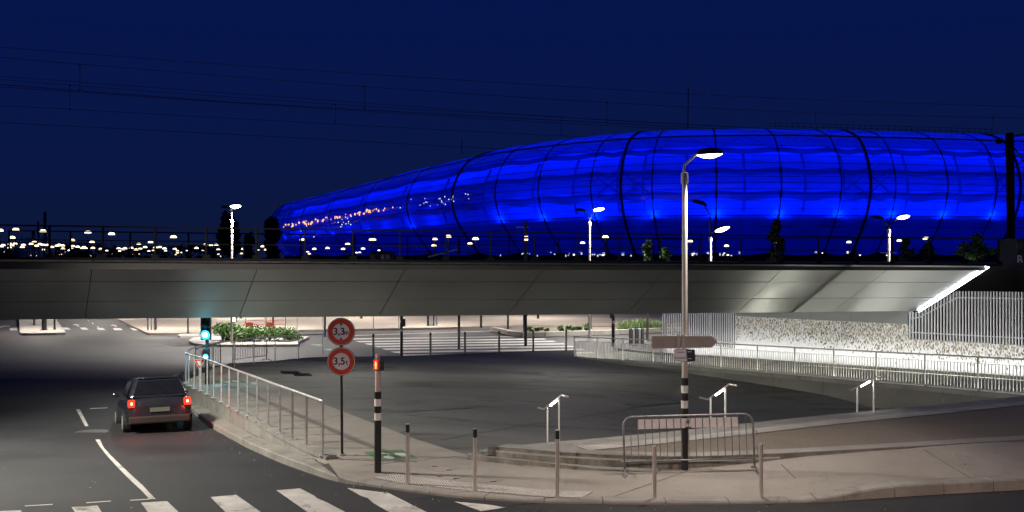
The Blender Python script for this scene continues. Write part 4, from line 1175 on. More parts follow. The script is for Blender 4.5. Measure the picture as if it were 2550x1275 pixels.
# lamps beyond the bridge
def far_lamp(px, d, ytop_pole, yhead, xr, xl, label, lit_right=True, y2=None, polemat='pole_paint', power=P_FAR):
    b_ = Vector(((px - 1275) / F * d, d, -1.4))
    pole_h = P(px, ytop_pole, d).z + 1.4
    H = P(xr, yhead, d) - b_; H2 = P(xl, yhead + 4, d) - b_
    street_lamp(label, b_, pole_h, [(0, 0, pole_h - .1), (0, 0, pole_h + .05), H + Vector((-.2, 0, 0))], H, False, 1.25, power, (1, .93, .86), second=([(0, 0, pole_h - .1), (0, 0, pole_h + .05), H2 + Vector((.2, 0, 0))], H2, False),
                lens=LENSC, polemat=polemat, cone=140, tilt=R(-34), roll=R(-8), r0=.075)
far_lamp(577, 62, 543, 514, 585, 566, 'lit street lamp beside the dark cypress, left of the stadium', power=P_FAR * 1.5)
far_lamp(1468, 68, 548, 521, 1491, 1446, 'two-armed lamp with one lit head left of the young green tree before the stadium')
far_lamp(2213, 58, 566, 540, 2249, 2184, 'two-armed lamp with one lit head before the thick rib on the stadium')
b5 = Vector(((1769 - 1275) / F * 60, 60, -1.4))
street_lamp('dark-topped lamp with a low lit bracket just right of the tall foreground lamp', b5, rel(1769, 585, b5).z, [rel(1770, 580, b5), rel(1785, 572, b5)], rel(1798, 570, b5), False, 1.5, P_FAR * .6, (1, .95, .85), lens=LENSC, polemat='pole_white',
            second=([rel(1769, 585, b5), rel(1768, 535, b5), rel(1752, 508, b5)], rel(1742, 507, b5), False), tilt=R(-30), roll=R(-16))

# ================================================================== LIT HANDRAILS OF THE STEPS
def step_rail(up, low, pts, label):
    """up, low: photograph columns of the posts; pts: bends of the rail in the photograph"""
    k = [p for p in back if True]
    # upper post stands on the edging of the terrace
    def edge_at(px):
        for a, b_ in zip(back_px, back_px[1:]):
            if a[0] <= px <= b_[0]: return PZ(px, lerp(a[1], b_[1], (px - a[0]) / (b_[0] - a[0])) + 3.5, plat_z)
    U = edge_at(up); tdir = (back[3] - back[1]); tdir.z = 0; tdir.normalize(); away = Vector((-tdir.y, tdir.x, 0))
    t = thing('step_handrail', label, 'handrail', U)
    best = min((abs(px_of(U + away * w) - low), w) for w in np.arange(.1, 3.0, .02))[1]
    Lo = U + away * best
    def on(px):   # point of the rail's vertical plane showing at a column
        w = min((abs(px_of(U + away * w) - px), w) for w in np.arange(-2.0, 4.0, .01))[1]
        return U + away * w
    pth = []
    for x, y in pts:
        q = on(x); pth.append(Vector((q.x, q.y, CH - (y - HY) * q.y / F)))
    MB().tube(pth, .022, 8).build('rail', 'steel', t, world=True, smooth=True)
    def h_at(px):
        return interp(px, [(x, p.z) for (x, _), p in zip(pts, pth)])
    stp = math.ceil(best / .34)
    MB().beam(U, Vector((U.x, U.y, h_at(up))), .03, .05).build('post', 'pole_white', t, world=True)
    MB().beam(Vector((Lo.x, Lo.y, plat_z - .16 * stp)), Vector((Lo.x, Lo.y, h_at(low))), .03, .05).build('post', 'pole_white', t, world=True)
    a, b_ = pth[1].lerp(pth[2], .38), pth[1].lerp(pth[2], .74)
    MB().beam(a + Vector((0, 0, -.03)), b_ + Vector((0, 0, -.03)), .03, .018).build('light_strip', 'led_rail', t, world=True)
    return t
step_rail(1392, 1363, [(1341, 1015.5), (1355, 1019), (1398, 984), (1414, 988)], 'lit stair handrail behind the middle black-capped bollard')
step_rail(1806, 1770, [(1742, 990), (1763, 995), (1815, 957), (1834, 960)], 'lit stair handrail just right of the lamp post, above the crowd barrier')
step_rail(2176, 2134, [(2103, 968), (2122, 972), (2183, 937), (2205, 939)], 'lit stair handrail farthest along the terrace, in front of the ramp railing')

# ================================================================== BOLLARDS
def bollard(px, py, h, cap, label):
    b_ = gp(px, py, zp)
    t = thing('bollard', label, 'bollard', b_, 0, 'steel bollards along the dropped kerb')
    hh = h * b_.y / F
    prof_ = [(.034, 0), (.034, hh - .01), (.026, hh)]
    MB().lathe(prof_ if not cap else [(.034, 0), (.034, hh - .15)], 20).build('tube', 'steel', t, smooth=False)
    if cap:
        MB().lathe([(.0355, hh - .15), (.0355, hh - .012)], 20).build('reflector_band', 'black', t)
        MB().lathe([(.030, hh - .012), (.034, hh - .008), (.030, hh)], 20).build('cap', 'steel', t)
    else:
        MB().lathe([(.036, 0), (.036, .012)], 20).build('base_ring', 'galvanised', t)
bollard(1015, 1206, 151, 1, 'steel bollard with a black band nearest the pedestrian signal post')
bollard(1183, 1224, 157, 1, 'steel bollard with a black band, second along from the pedestrian signal')
bollard(1388, 1238, 168, 1, 'tallest black-banded steel bollard, in front of the first lit handrail')
bollard(1630, 1242, 132, 0, 'plain steel bollard standing before the crowd barrier')
bollard(1895, 1239, 134, 0, 'plain steel bollard at the open end of the crowd barrier')
for px, py, i in ((930, 889, 0), (1072, 884, 1), (1158, 880.5, 2), (1243, 877, 3), (1328, 874.5, 4), (1410, 872, 5)):
    b_ = gp(px, py + 1, zp)
    t = thing('bollard', 'slim dark bollard before the far zebra crossing, ' + ['first from the round signs', 'second from the round signs', 'third from the round signs', 'fourth from the round signs', 'last but one towards the ramp', 'right beside the start of the ramp railing'][i], 'bollard', b_, 0, 'dark bollards on the far edge of the square')
    MB().lathe([(.05, 0), (.05, .95)], 12).build('tube', 'galvanised_dark', t); MB().lathe([(.052, .95), (.052, 1.07), (.03, 1.09)], 12).build('cap', 'black', t)

# ================================================================== SIGNS
def text(body, size, mat, parent, loc, rotz=0.0, ext=.002, name='lettering', sx=1.0):
    c = bpy.data.curves.new('lettering', 'FONT'); c.body = body; c.size = size; c.extrude = ext; c.align_x = 'CENTER'; c.align_y = 'CENTER'; c.offset = size * .018
    o = bpy.data.objects.new('tmp', c); COL.objects.link(o)
    dg = bpy.context.evaluated_depsgraph_get()
    me = bpy.data.meshes.new_from_object(o.evaluated_get(dg)); bpy.data.objects.remove(o)
    me.materials.clear(); me.materials.append(MATS[mat])
    q = obj(name, me, parent); q.location = loc; q.rotation_euler = (R(90), 0, rotz); q.scale = (sx, 1, 1)
    return q
MX = Matrix.Rotation(R(90), 3, 'X')
sb_ = gp(852, 1132, zp)
post = thing('sign_post', 'thin black post carrying two round red-rimmed limit signs', 'sign post', sb_)
MB().tube([(0, 0, 0), rel(849, 792, sb_)], .027, 10).build('post', 'dark_paint', post)
MB().lathe([(.06, 0), (.06, .012)], 12).build('base_plate', 'galvanised', post)
def disc_sign(cx, cy, rad, label, big, small, tri):
    c = P(cx, cy, sb_.y - .045)
    t = thing('traffic_sign', label, 'sign', c)
    r_ = rad * c.y / F
    MB().lathe([(r_, -.012), (r_, .004), (r_ * .985, .006)], 40, M=MX).build('back_plate', 'dark_paint', t)
    MB().lathe([(r_ * .965, .006), (r_ * .965, .0075)], 40, M=MX).build('white_edge', 'sign_white', t)
    MB().lathe([(r_ * .925, .0075), (r_ * .925, .009)], 40, M=MX).build('red_ring', 'sign_red', t)
    MB().lathe([(r_ * .60, .009), (r_ * .60, .0105)], 40, M=MX).build('white_field', 'sign_white', t)
    text(big, r_ * .70, 'black', t, (-r_ * .14, -.013, 0)); 
    text(small, r_ * .50, 'black', t, (r_ * .395, -.013, -r_ * .07), sx=.85 if tri else 1.0)
    if tri:
        for sg in (1, -1):
            MB().add([(-.11 * r_, -.0125, sg * .585 * r_), (.11 * r_, -.0125, sg * .585 * r_), (0, -.0125, sg * .39 * r_)], [(0, 1, 2) if sg < 0 else (2, 1, 0)]).build('arrowhead', 'black', t)
disc_sign(849.5, 826, 35, 'round red-rimmed sign limiting height to 3,3m, the upper of two', '3,3', 'm', True)
disc_sign(850, 900, 35.5, 'round red-rimmed sign limiting weight to 3,5t, the lower of two', '3,5', 't', False)

# blank direction arrow and street name plates on the main lamp post
d0 = mb_.y - .09
def px_poly(pts, d): return [P(x, y, d) for x, y in pts]
def plate(name, label, cat, pts, d, th, mat, edge=None, ins=2.2):
    q = px_poly(pts, d); c = sum(q, Vector()) / len(q)
    t = thing(name, label, cat, c)
    MB().hexa([p + Vector((0, th, 0)) for p in q], q).build('plate', mat, t, world=True)
    if edge:
        cx = sum(p[0] for p in pts) / len(pts); cy = sum(p[1] for p in pts) / len(pts)
        def shrink(k): return [P(x + math.copysign(min(k, abs(cx - x)), cx - x), y + math.copysign(min(k, abs(cy - y)), cy - y), d - .002) for x, y in pts]
        a, b_ = shrink(.3), shrink(ins); n = len(a); mb = MB()
        mb.add(a + b_, [(i, (i + 1) % n, n + (i + 1) % n, n + i) for i in range(n)])
        mb.build('rim', edge, t, world=True)
    return t
arrow_t = plate('direction_sign', 'blank brownish arrow-shaped direction sign on the lamp post', 'sign', [(1622, 838), (1626, 835.5), (1774, 836), (1788, 850), (1773, 866), (1627, 869), (1622, 866)], d0, .03, 'sign_back', 'board', 1.6)
for x in (1689, 1701): MB().box(P(x, 851, d0 - .006), (.05, .012, .25)).build('clamp', 'pole_paint', arrow_t, world=True)
pl = plate('street_name_sign', 'small pale street name plate reading PASSAGE DESCHASEAUX under the arrow', 'sign', [(1679, 870), (1709, 868), (1712, 901), (1681, 899)], d0 - .01, .012, 'sign_white', 'sign_blue', 1.3)
c_ = pl.location
text('PASSAGE', .034, 'sign_blue', pl, (0, -.006, .05)); text('DESCHASEAUX', .034, 'sign_blue', pl, (0, -.006, -.05), sx=.85)
bk = plate('street_name_sign', 'dark back of a second street name plate under the arrow', 'sign', [(1709, 869), (1731, 871), (1731, 899), (1711, 901)], d0 + .03, .012, 'dark_paint', 'sign_blue', 1.2)
for yy in (876, 893): MB().box(P(1717, yy, d0 + .02), (.07, .02, .012)).build('clamp', 'galvanised', bk, world=True)

# give-way triangle on the railing
yb = posts[13] + Vector((.0, .06, 0))
yb = gp(495, 974, zp) + Vector((.1, -.12, 0))
tri_c = P(496.5, 903, yb.y)
gw = thing('give_way_sign', 'small red-edged give way triangle fixed to the railing corner', 'sign', tri_c)
def tri(s_, yo): return [Vector((-s_, yo, s_ * .58)), Vector((0, yo, -s_ * 1.15)), Vector((s_, yo, s_ * .58))]
k_ = 14.5 * yb.y / F
MB().hexa([p + Vector((0, .012, 0)) for p in tri(k_, 0)], tri(k_, 0)).build('white_edge', 'sign_white', gw)
MB().add(tri(k_ * .9, -.003), [(0, 1, 2)]).build('red_border', 'sign_red', gw)
MB().add(tri(k_ * .5, -.006), [(0, 1, 2)]).build('white_field', 'sign_white', gw)
MB().beam(Vector((0, .02, -.0)), Vector((0, .02, -.9)), .03).build('post', 'galvanised', gw)

# ================================================================== SIGNALS
sg = gp(516, 957, zp)
sig = thing('traffic_light', 'traffic light showing bright cyan-green at the railing corner under the bridge', 'traffic light', sg)
MB().lathe([(.075, 0), (.075, .85)], 14).build('pole_foot', 'dark_paint', sig); MB().lathe([(.076, .85), (.076, 1.0)], 14).build('band', 'pole_white', sig)
MB().lathe([(.06, 1.0), (.06, 2.6)], 14).build('pole', 'dark_paint', sig)
u1 = rel(516.5, 833, sg).z; u2 = rel(517, 887, sg).z
hb = MB().box((0, -.13, u1 + .27), (.34, .16, .90)).build('signal_head', 'dark_paint', sig, bevel=.02)
rb = MB().box((0, -.10, u2 + .08), (.21, .12, .40)).build('repeater', 'dark_paint', sig, bevel=.02)
for z, r_, par, mat in ((u1, .15, hb, 'signal_green'), (u1 + .27, .09, hb, 'black'), (u1 + .54, .09, hb, 'black'), (u2, .095, rb, 'signal_green'), (u2 + .14, .05, rb, 'black')):
    y_ = -.215 if par is hb else -.165
    MB().lathe([(r_, 0), (r_ * .8, .02), (.005, .028)], 16, (0, y_, z), MX).build('lens', mat, par)
    if mat == 'signal_green': MB().lathe([(r_ * .55, 0), (.005, .006)], 14, (0, y_ - .024, z), MX).build('lens', 'signal_core', par)
    MB().grid([[Vector((r_ * 1.2 * math.cos(a), y_ + yy_, z + r_ * 1.2 * math.sin(a))) for a in np.linspace(0, math.pi, 9)] for yy_ in (.02, -.10)]).build('visor', 'black', par)
lamp('signal_light', 'POINT', sg + Vector((0, -.42, u1)), 60, (0.05, 0.70, 1.0), sig, size=.1)
lamp('signal_light', 'POINT', sg + Vector((0, -.4, u2)), 14, (0.05, 0.70, 1.0), sig, size=.06)

pb = gp(941, 1176, zp)
ped = thing('pedestrian_signal', 'banded post with a lit red pedestrian signal box on top', 'traffic light', pb)
MB().lathe([(.064, 0), (.064, 1.0)], 16).build('pole_foot', 'black', ped)
zc = [rel(941, y, pb).z for y in (1046, 1028, 1011, 993, 975)]
bpy.data.objects.remove(ped.children[0]); MB().lathe([(.064, 0), (.064, zc[0])], 16).build('pole_foot', 'black', ped)
for i in range(4): MB().lathe([(.0645, zc[i]), (.0645, zc[i + 1])], 16).build('band', 'pole_white' if i % 2 == 0 else 'black', ped)
MB().lathe([(.052, zc[4]), (.050, rel(941, 893, pb).z)], 16).build('pole', 'pole_paint', ped)
MB().lathe([(.042, rel(941, 893, pb).z), (.042, rel(941, 882, pb).z)], 16).build('pole_cap', 'pole_paint', ped)
hz = rel(945, 907, pb)
Mr = Matrix.Rotation(R(-28), 3, 'Z')
bx_ = MB().box(Vector((0.03, -.075, hz.z)), (.15, .12, .21), Mr).build('signal_box', 'dark_paint', ped, bevel=.012)
fc = Vector((0.03, -.075, hz.z)) + Mr @ Vector((-.025, -.062, 0))
MB().box(fc, (.09, .006, .17), Mr).build('red_lens', 'signal_red', bx_)
man = MB().box(fc + Mr @ Vector((0, -.005, .05)), (.026, .004, .026), Mr); man.box(fc + Mr @ Vector((0, -.005, .008)), (.04, .004, .05), Mr); man.box(fc + Mr @ Vector((-.009, -.005, -.045)), (.012, .004, .05), Mr); man.box(fc + Mr @ Vector((.009, -.005, -.045)), (.012, .004, .05), Mr)
man.build('standing_figure', 'signal_man', bx_)
lamp('signal_glow', 'POINT', pb + fc + Vector((-.12, -.2, 0)), 1.6, (1, .06, .02), ped, size=.04)

# ================================================================== CROWD BARRIERS
def barrier_mesh(w, h, n, board, mat, name, label, loc, rotz, tilt=0.0, lean=0.0):
    t = thing(name, label, 'barrier', loc, rotz)
    t.rotation_euler = (lean, tilt, rotz)
    r_ = .019; c = .16
    def arc(cx, cz, a0, a1): return [Vector((cx + c * math.cos(a), 0, cz + c * math.sin(a))) for a in np.linspace(a0, a1, 6)]
    pth = [Vector((-w / 2, 0, 0.05))] + arc(-w / 2 + c, h - c, math.pi, math.pi / 2) + arc(w / 2 - c, h - c, math.pi / 2, 0) + [Vector((w / 2, 0, 0.05))]
    MB().tube(pth, r_, 8).build('frame', mat, t, smooth=True)
    MB().tube([(-w / 2 - .05, 0, .22), (w / 2 + .02, 0, .22)], .016, 8).build('bottom_rail', mat, t, smooth=True)
    for i in range(1, n):
        x = -w / 2 + w * i / n
        MB().tube([(x, 0, .22), (x, 0, h - .012)], .008, 6).build('bar', mat, t)
    if board:
        bw = w * .36
        for sgn in (-1, 1):
            MB().box((sgn * (bw / 2 + .055), .014, h - .135), (bw, .012, .17)).build('board', 'board', t)
        MB().box((0, .012, h - .125), (.1, .016, .15)).build('badge', 'galvanised', t)
        MB().box((0, .003, h - .115), (.045, .004, .05)).build('emblem', 'dark_paint', t)
    for sgn in (-1, 1):
        MB().tube([(sgn * w / 2, -.26, .0), (sgn * w / 2, -.20, .05), (sgn * w / 2, 0, .085), (sgn * w / 2, .20, .05), (sgn * w / 2, .26, .0)], .016, 6).build('foot', mat, t, smooth=True)
    MB().tube([(w / 2, 0, .42), (w / 2 + .06, 0, .42), (w / 2 + .06, 0, .30)], .009, 6).build('hook', mat, t)
    MB().tube([(w / 2, 0, h - .3), (w / 2 + .06, 0, h - .3), (w / 2 + .06, 0, h - .38)], .009, 6).build('hook', mat, t)
    return t
bl, br = gp(1556, 1181, zp), gp(1880, 1172, zp)
dv = br - bl
barrier_mesh(dv.length, 1.0, 18, True, 'galvanised_worn', 'crowd_barrier', 'steel crowd barrier with pale boards leaning at the foot of the lamp post', (bl + br) / 2, math.atan2(dv.y, dv.x), -math.atan2(dv.z, math.hypot(dv.x, dv.y)) * 1.0, R(-4))
bl, br = gp(580, 908, zp), gp(664, 899, zp)
dv = br - bl
barrier_mesh(dv.length, .98, 14, False, 'galvanised_dark', 'crowd_barrier', 'dark crowd barrier standing alone before the planted island', (bl + br) / 2, math.atan2(dv.y, dv.x))
bl, br = gp(486, 936, zp), gp(549, 916, zp)
dv = br - bl
tb = barrier_mesh(dv.length, 1.0, 14, False, 'galvanised_dark', 'crowd_barrier', 'dark crowd barrier behind the traffic light with a red and white board', (bl + br) / 2, math.atan2(dv.y, dv.x))
for i in range(4): MB().box((-dv.length * .32 + i * .16, -.02, .78), (.155, .015, .17)).build('warning_board', 'sign_red' if i % 2 else 'sign_white', tb)

# red site barriers far off
def red_barrier(x0, x1, y0, y1, label):
    d = 74.0; A = P(x0, y0, d); B = P(x1, y0, d); A.z = B.z = -1.25
    t = thing('site_barrier', label, 'barrier', (A + B) / 2)
    h = 1.05
    MB().tube([A, A + Vector((0, 0, h)), B + Vector((0, 0, h)), B], .03, 6).build('frame', 'wood_red', t, world=True)
    for k in (.35, .65): MB().tube([A + Vector((.1, 0, h * k)), B + Vector((-.1, 0, h * k))], .022, 6).build('rail', 'wood_red', t, world=True)
    MB().box(A.lerp(B, .2) + Vector((0, 0, .35)), (.5, .05, .35)).build('board', 'wood_red', t, world=True)
red_barrier(612, 660, 826, 790, 'red tubular site barrier behind the planted island, the one by the bushes')
red_barrier(664, 711, 826, 790, 'red tubular site barrier farther along from the bushes, beside the plain wall of sand')

# ================================================================== CAR
car = thing('car', 'small dark hatchback with red tail lights lit driving under the bridge', 'car', gp(398, 1078, zr))
car.rotation_euler = (R(-5.5), 0, R(25))
def section(y, w, zb, zt, zm):
    h = [(w * .80, zb), (w * .97, zb + .12), (w, zm), (w * .97, zt - .10), (w * .88, zt)]
    return [Vector((-a, y, z)) for a, z in h] + [Vector((a, y, z)) for a, z in reversed(h)]
sec = [section(-.06, .66, .34, .74, .55), section(0, .80, .26, .90, .55), section(.12, .85, .24, .96, .55), section(.9, .87, .22, .96, .55), section(2.4, .87, .22, .95, .55), section(3.2, .85, .22, .88, .52), section(3.7, .78, .25, .74, .48), section(3.86, .60, .32, .62, .45)]
mbc = MB(); rows = [s_ + [s_[0]] for s_ in sec]
mbc.grid(rows); mbc.add(sec[0], [tuple(range(10))]); mbc.add(sec[-1], [tuple(range(9, -1, -1))])
body = mbc.build('body', 'car_paint', car, smooth=True)
sm_ = body.modifiers.new('round', 'SUBSURF'); sm_.levels = sm_.render_levels = 2
def cab(y, w, z): return [Vector((-w, y, z)), Vector((w, y, z))]
cabm = MB()
base = [(-.76, .10), (.76, .10), (.78, 1.2), (.74, 2.75), (-.74, 2.75), (-.78, 1.2)]
roof = [(-.56, .48), (.56, .48), (.60, 1.2), (.55, 2.0), (-.55, 2.0), (-.60, 1.2)]
cabm.hexa([Vector((x, y, .93)) for x, y in base], [Vector((x, y, 1.45 if .4 < y < 2.0 else 1.42)) for x, y in roof])
cabm.build('cabin', 'car_paint', car, bevel=.09)
def win(q, name):
    MB().hexa([Vector(p) for p in q], [Vector(p) + Vector(q[0]).cross(Vector(q[1])) * 0 + nn for p in q]).build(name, 'car_glass', car)
nn = Vector((0, -.02, .012)); win([(-.63, .165, 1.0), (.63, .165, 1.0), (.50, .44, 1.36), (-.50, .44, 1.36)], 'rear_window')
nn = Vector((.02, 0, .01)); win([(.765, .5, 1.0), (.745, 2.3, 1.0), (.60, 1.9, 1.36), (.605, .75, 1.36)], 'side_window')
nn = Vector((-.02, 0, .01)); win([(-.765, .5, 1.0), (-.605, .75, 1.36), (-.60, 1.9, 1.36), (-.745, 2.3, 1.0)], 'side_window')
nn = Vector((0, .02, .012)); win([(.63, 2.62, 1.0), (-.63, 2.62, 1.0), (-.48, 2.06, 1.38), (.48, 2.06, 1.38)], 'windscreen')
MB().box((0, -.05, .36), (1.55, .12, .2)).build('bumper', 'rubber', car, bevel=.04)
MB().box((0, -.085, .62), (.50, .012, .11)).build('number_plate', 'plate_glow', car)
MB().box((0, .50, 1.44), (1.0, .14, .03)).build('spoiler', 'car_paint', car, bevel=.01)
for sx_ in (-1, 1):
    tl_ = MB().box((sx_ * .70, -.03, .80), (.17, .10, .20)).build('tail_light', 'tail_red', car, bevel=.03)
    MB().box((sx_ * .70, -.085, .80), (.05, .01, .06)).build('bulb', 'tail_core', tl_)
    MB().box((sx_ * .93, 2.2, .98), (.16, .10, .11)).build('mirror', 'car_paint', car, bevel=.03)
    for y_ in (.62, 3.1):
        MYr = Matrix.Rotation(R(90), 3, 'Y')
        wh = MB().lathe([(.20, -.10), (.29, -.09), (.30, 0), (.29, .09), (.20, .10)], 18, (sx_ * .78, y_, .30), MYr).build('wheel', 'rubber', car)
        MB().lathe([(.02, -.11), (.19, -.104), (.19, .104), (.02, .11)], 10, (sx_ * .78, y_, .30), MYr).build('rim', 'galvanised', wh)
crot = car.rotation_euler.to_matrix()
for sx_ in (-1, 1):
    l_ = lamp('tail_glow', 'POINT', (0, 0, 0), 12, (1, .06, .02), None, size=.08); l_.parent = car; l_.location = (sx_ * .68, -.40, .70)

# ================================================================== PLANTS
def leaves(n, place, size, up=.5, ar=1.8):
    mb = MB()
    for _ in range(n):
        p = place(); a = random.uniform(0, 2 * math.pi); t = random.uniform(-.9, .9)
        d = Vector((math.cos(a) * math.cos(t), math.sin(a) * math.cos(t), math.sin(t) * .7 + up)).normalized()
        sd_ = d.orthogonal().normalized(); sd_ = (Matrix.Rotation(random.uniform(0, 6.28), 3, d) @ sd_)
        L = size * random.uniform(.6, 1.3); w = L / ar / 2
        mb.add([p, p + d * L * .5 + sd_ * w, p + d * L, p + d * L * .5 - sd_ * w], [(0, 1, 2, 3)])
    return mb
def clumps(centers):
    def f():
        c, r_ = random.choice(centers)
        v = Vector((random.gauss(0, 1), random.gauss(0, 1), random.gauss(0, 1))).normalized() * (random.random() ** .45)
        return Vector((c[0] + v.x * r_[0], c[1] + v.y * r_[1], max(.02, c[2] + v.z * r_[2])))
    return f
def tree(label, px, d, ytop, ybot_crown, wpx, mat, n=900, leaf=.35, zg=-1.4, name='tree', conic=False, trunk=.09):
    b_ = Vector(((px - 1275) / F * d, d, zg)); zt = P(px, ytop, d).z - zg; zb = max(.2, P(px, ybot_crown, d).z - zg); w = wpx * d / F / 2
    t = thing(name, label, 'tree', b_)
    lim = MB().tube([(0, 0, 0), (.05, 0, zb), (-.04, .03, lerp(zb, zt, .5)), (0, 0, zt * .97)], [trunk, trunk * .8, trunk * .5, trunk * .15], 7)
    cs = []
    for i in range(14 if not conic else 12):
        k = random.random(); z = lerp(zb, zt, k)
        ww = w * ((1 - k) ** .55 * .9 + .12 if conic else math.sin(math.pi * min(1, k * .8 + .2)) * .9 + .15)
        a = random.uniform(0, 6.28); rr_ = ww * random.uniform(.2, .75)
        c = (math.cos(a) * rr_, math.sin(a) * rr_, z)
        cs.append((c, (ww * .5, ww * .5, (zt - zb) * .14)))
        lim.tube([(0, 0, max(zb * .8, z - .6)), c], [trunk * .35, trunk * .1], 5)
    lim.build('trunk', 'bark', t)
    leaves(n, clumps(cs), leaf).build('crown', mat, t)
    return t
tree('tall dark cypress right behind the lit lamp left of the stadium', 572, 230, 538, 636, 48, 'leaf_dark', 2600, 1.3, name='cypress_tree', conic=False, trunk=.25)
tree('dark cypress touching the rounded end of the stadium', 680, 260, 545, 638, 38, 'leaf_dark', 2000, 1.3, name='cypress_tree', trunk=.25)
tree('short dark conifer between the two cypresses', 622, 300, 590, 640, 26, 'leaf_dark', 900, 1.2, name='cypress_tree', trunk=.2)
tree('young bright green tree left of the tall foreground lamp', 1612, 66, 583, 650, 26, 'leaf', 520, .22)
tree('low green sapling beside the young bright tree', 1655, 68, 622, 655, 40, 'leaf', 420, .2)
tree('dark pyramid-shaped tree before the middle of the stadium', 1932, 72, 556, 650, 50, 'leaf_dark', 1300, .3, conic=True)
tree('rounded tree with yellow-green leaves near the catenary mast', 2432, 60, 590, 655, 82, 'leaf', 1500, .24)
tree('dark pointed tree right of the two-armed lamp', 2258, 70, 598, 655, 42, 'leaf_dark', 700, .28, conic=True)
tree('small dark tree between the pointed tree and the yellow-green one', 2312, 72, 612, 655, 40, 'leaf_dark', 600, .28)

# planted island under the bridge
def island(pxs, z, label_name, mat='light_island', hgt=.16):
    return struct(sheet(label_name, [PZ(a, b_, z) for a, b_ in pxs], lambda x, y: z, mat, 0, 0, None, hgt + .1))
isl = island([(470, 846), (474, 851), (487, 855), (520, 857.5), (600, 858), (744, 857), (744, 850), (770, 838), (740, 836), (560, 836), (510, 838), (480, 841)], -1.24, 'island')
island([(442, 834), (448, 836.5), (520, 836), (560, 832), (520, 830), (450, 831)], -1.26, 'island')
island([(48, 797), (49, 828), (54, 830), (140, 829), (163, 828), (162, 825), (141, 797), (139, 785), (46, 785)], -1.24, 'island')
far_pl = struct(sheet('plaza_far', [PZ(a, b_, -1.24) for a, b_ in [(366, 828), (374, 829.5), (500, 829), (620, 826), (760, 821), (950, 818), (1054, 816.5), (1300, 809.5), (1560, 806.5), (1700, 805), (1700, 770), (300, 770), (285, 790), (300, 797)]], lambda x, y: -1.24, 'sand_plaza', 4.0, 0, None, .22))
MB().add([PZ(a, b_, -1.22) for a, b_ in [(600, 773), (2000, 773), (2000, 768), (600, 768)]], [(0, 1, 2, 3)])
bed = struct(sheet('planting_bed', [PZ(a, b_, -1.22) for a, b_ in [(1228, 819), (1300, 831.5), (1420, 829), (1540, 825.5), (1700, 818), (1700, 810), (1560, 813), (1400, 815), (1290, 817)]], lambda x, y: -1.22, 'soil', 0, 0, None, .2))
kp = spline([PZ(a, b_, -1.2) for a, b_ in [(1225, 818.5), (1255, 825), (1300, 832.5), (1420, 830), (1540, 826.5), (1700, 819)]], 4)
for i in range(0, len(kp) - 2, 2):
    MB().beam(kp[i], kp[i + 2].lerp(kp[i], .01), .35, .3).build('kerb_stone', 'light_island', bed)
# bushes on the island
ic = PZ(640, 848, -1.22)
bush = thing('bush', 'spreading leafy green bush on the pale island, the larger one', 'bush', PZ(650, 850, -1.22))
cs = [((random.uniform(-2.2, 2.1), random.uniform(-.3, 1.6), random.uniform(.15, .75)), (.55, .5, .35)) for _ in range(26)]
cs = [((c[0], c[1], c[2] * (1 - .35 * abs(c[0]) / 2.2)), r_) for c, r_ in cs]
leaves(4200, clumps(cs), .16).build('foliage', 'leaf', bush)
st = MB()
for c, r_ in cs: st.tube([(c[0] * .5, c[1] * .5, 0), c], .02, 4)
st.build('stem', 'bark', bush)
bush2 = thing('bush', 'smaller round green bush beside the traffic light glow', 'bush', PZ(566, 848, -1.22))
cs = [((random.uniform(-.7, .7), random.uniform(-.4, .8), random.uniform(.2, .8)), (.4, .4, .35)) for _ in range(10)]
leaves(1500, clumps(cs), .16).build('foliage', 'leaf', bush2)
st = MB()
for c, r_ in cs: st.tube([(c[0] * .5, c[1] * .5, 0), c], .02, 4)
st.build('stem', 'bark', bush2)
for i, (px, py, w) in enumerate([(1316, 824, 10), (1323, 828, 6), (1338, 826, 11), (1346, 823, 7), (1361, 827, 9), (1394, 821, 9), (1397, 826, 7), (1414, 822, 12), (1427, 825, 11), (1436, 822, 8), (1443, 822, 7), (1462, 817, 14), (1460, 825, 8)]):
    b_ = PZ(px, py, -1.22); w_ = w * b_.y / F / 2 * 1.2
    t = thing('shrub', 'small spiky green shrub in the planting bed, %s from the sign side' % ['first', 'second', 'third', 'fourth', 'fifth', 'sixth', 'seventh', 'eighth', 'ninth', 'tenth', 'eleventh', 'twelfth', 'thirteenth'][i], 'shrub', b_, 0, 'shrubs in the planting bed')
    leaves(150, clumps([((0, 0, w_ * .6), (w_ * .8, w_ * .8, w_ * .7)), ((w_ * .4, 0, w_ * .9), (w_ * .5, w_ * .5, w_ * .4))]), .17).build('foliage', 'leaf', t)
gr = thing('grass_clump', 'tall pale green ornamental grass at the end of the planting bed', 'grass', PZ(1600, 822, -1.22))
gm = MB()
for _ in range(1500):
    x, y = random.uniform(-1.7, 1.7), random.uniform(-.4, 1.4); h = random.uniform(.35, 1.0) * (1 - .35 * abs(x) / 1.7); a = random.uniform(0, 6.28); ln = random.uniform(.1, .35)
    p = Vector((x, y, 0)); q = p + Vector((math.cos(a) * ln * .4, math.sin(a) * ln * .4, h * .6)); e = p + Vector((math.cos(a) * ln, math.sin(a) * ln, h)); sd_ = Vector((-math.sin(a), math.cos(a), 0)) * .014
    gm.add([p - sd_, p + sd_, q + sd_, q - sd_], [(0, 1, 2, 3)]); gm.add([q - sd_, q + sd_, e], [(0, 1, 2)])
gm.build('blades', 'leaf_grass', gr)

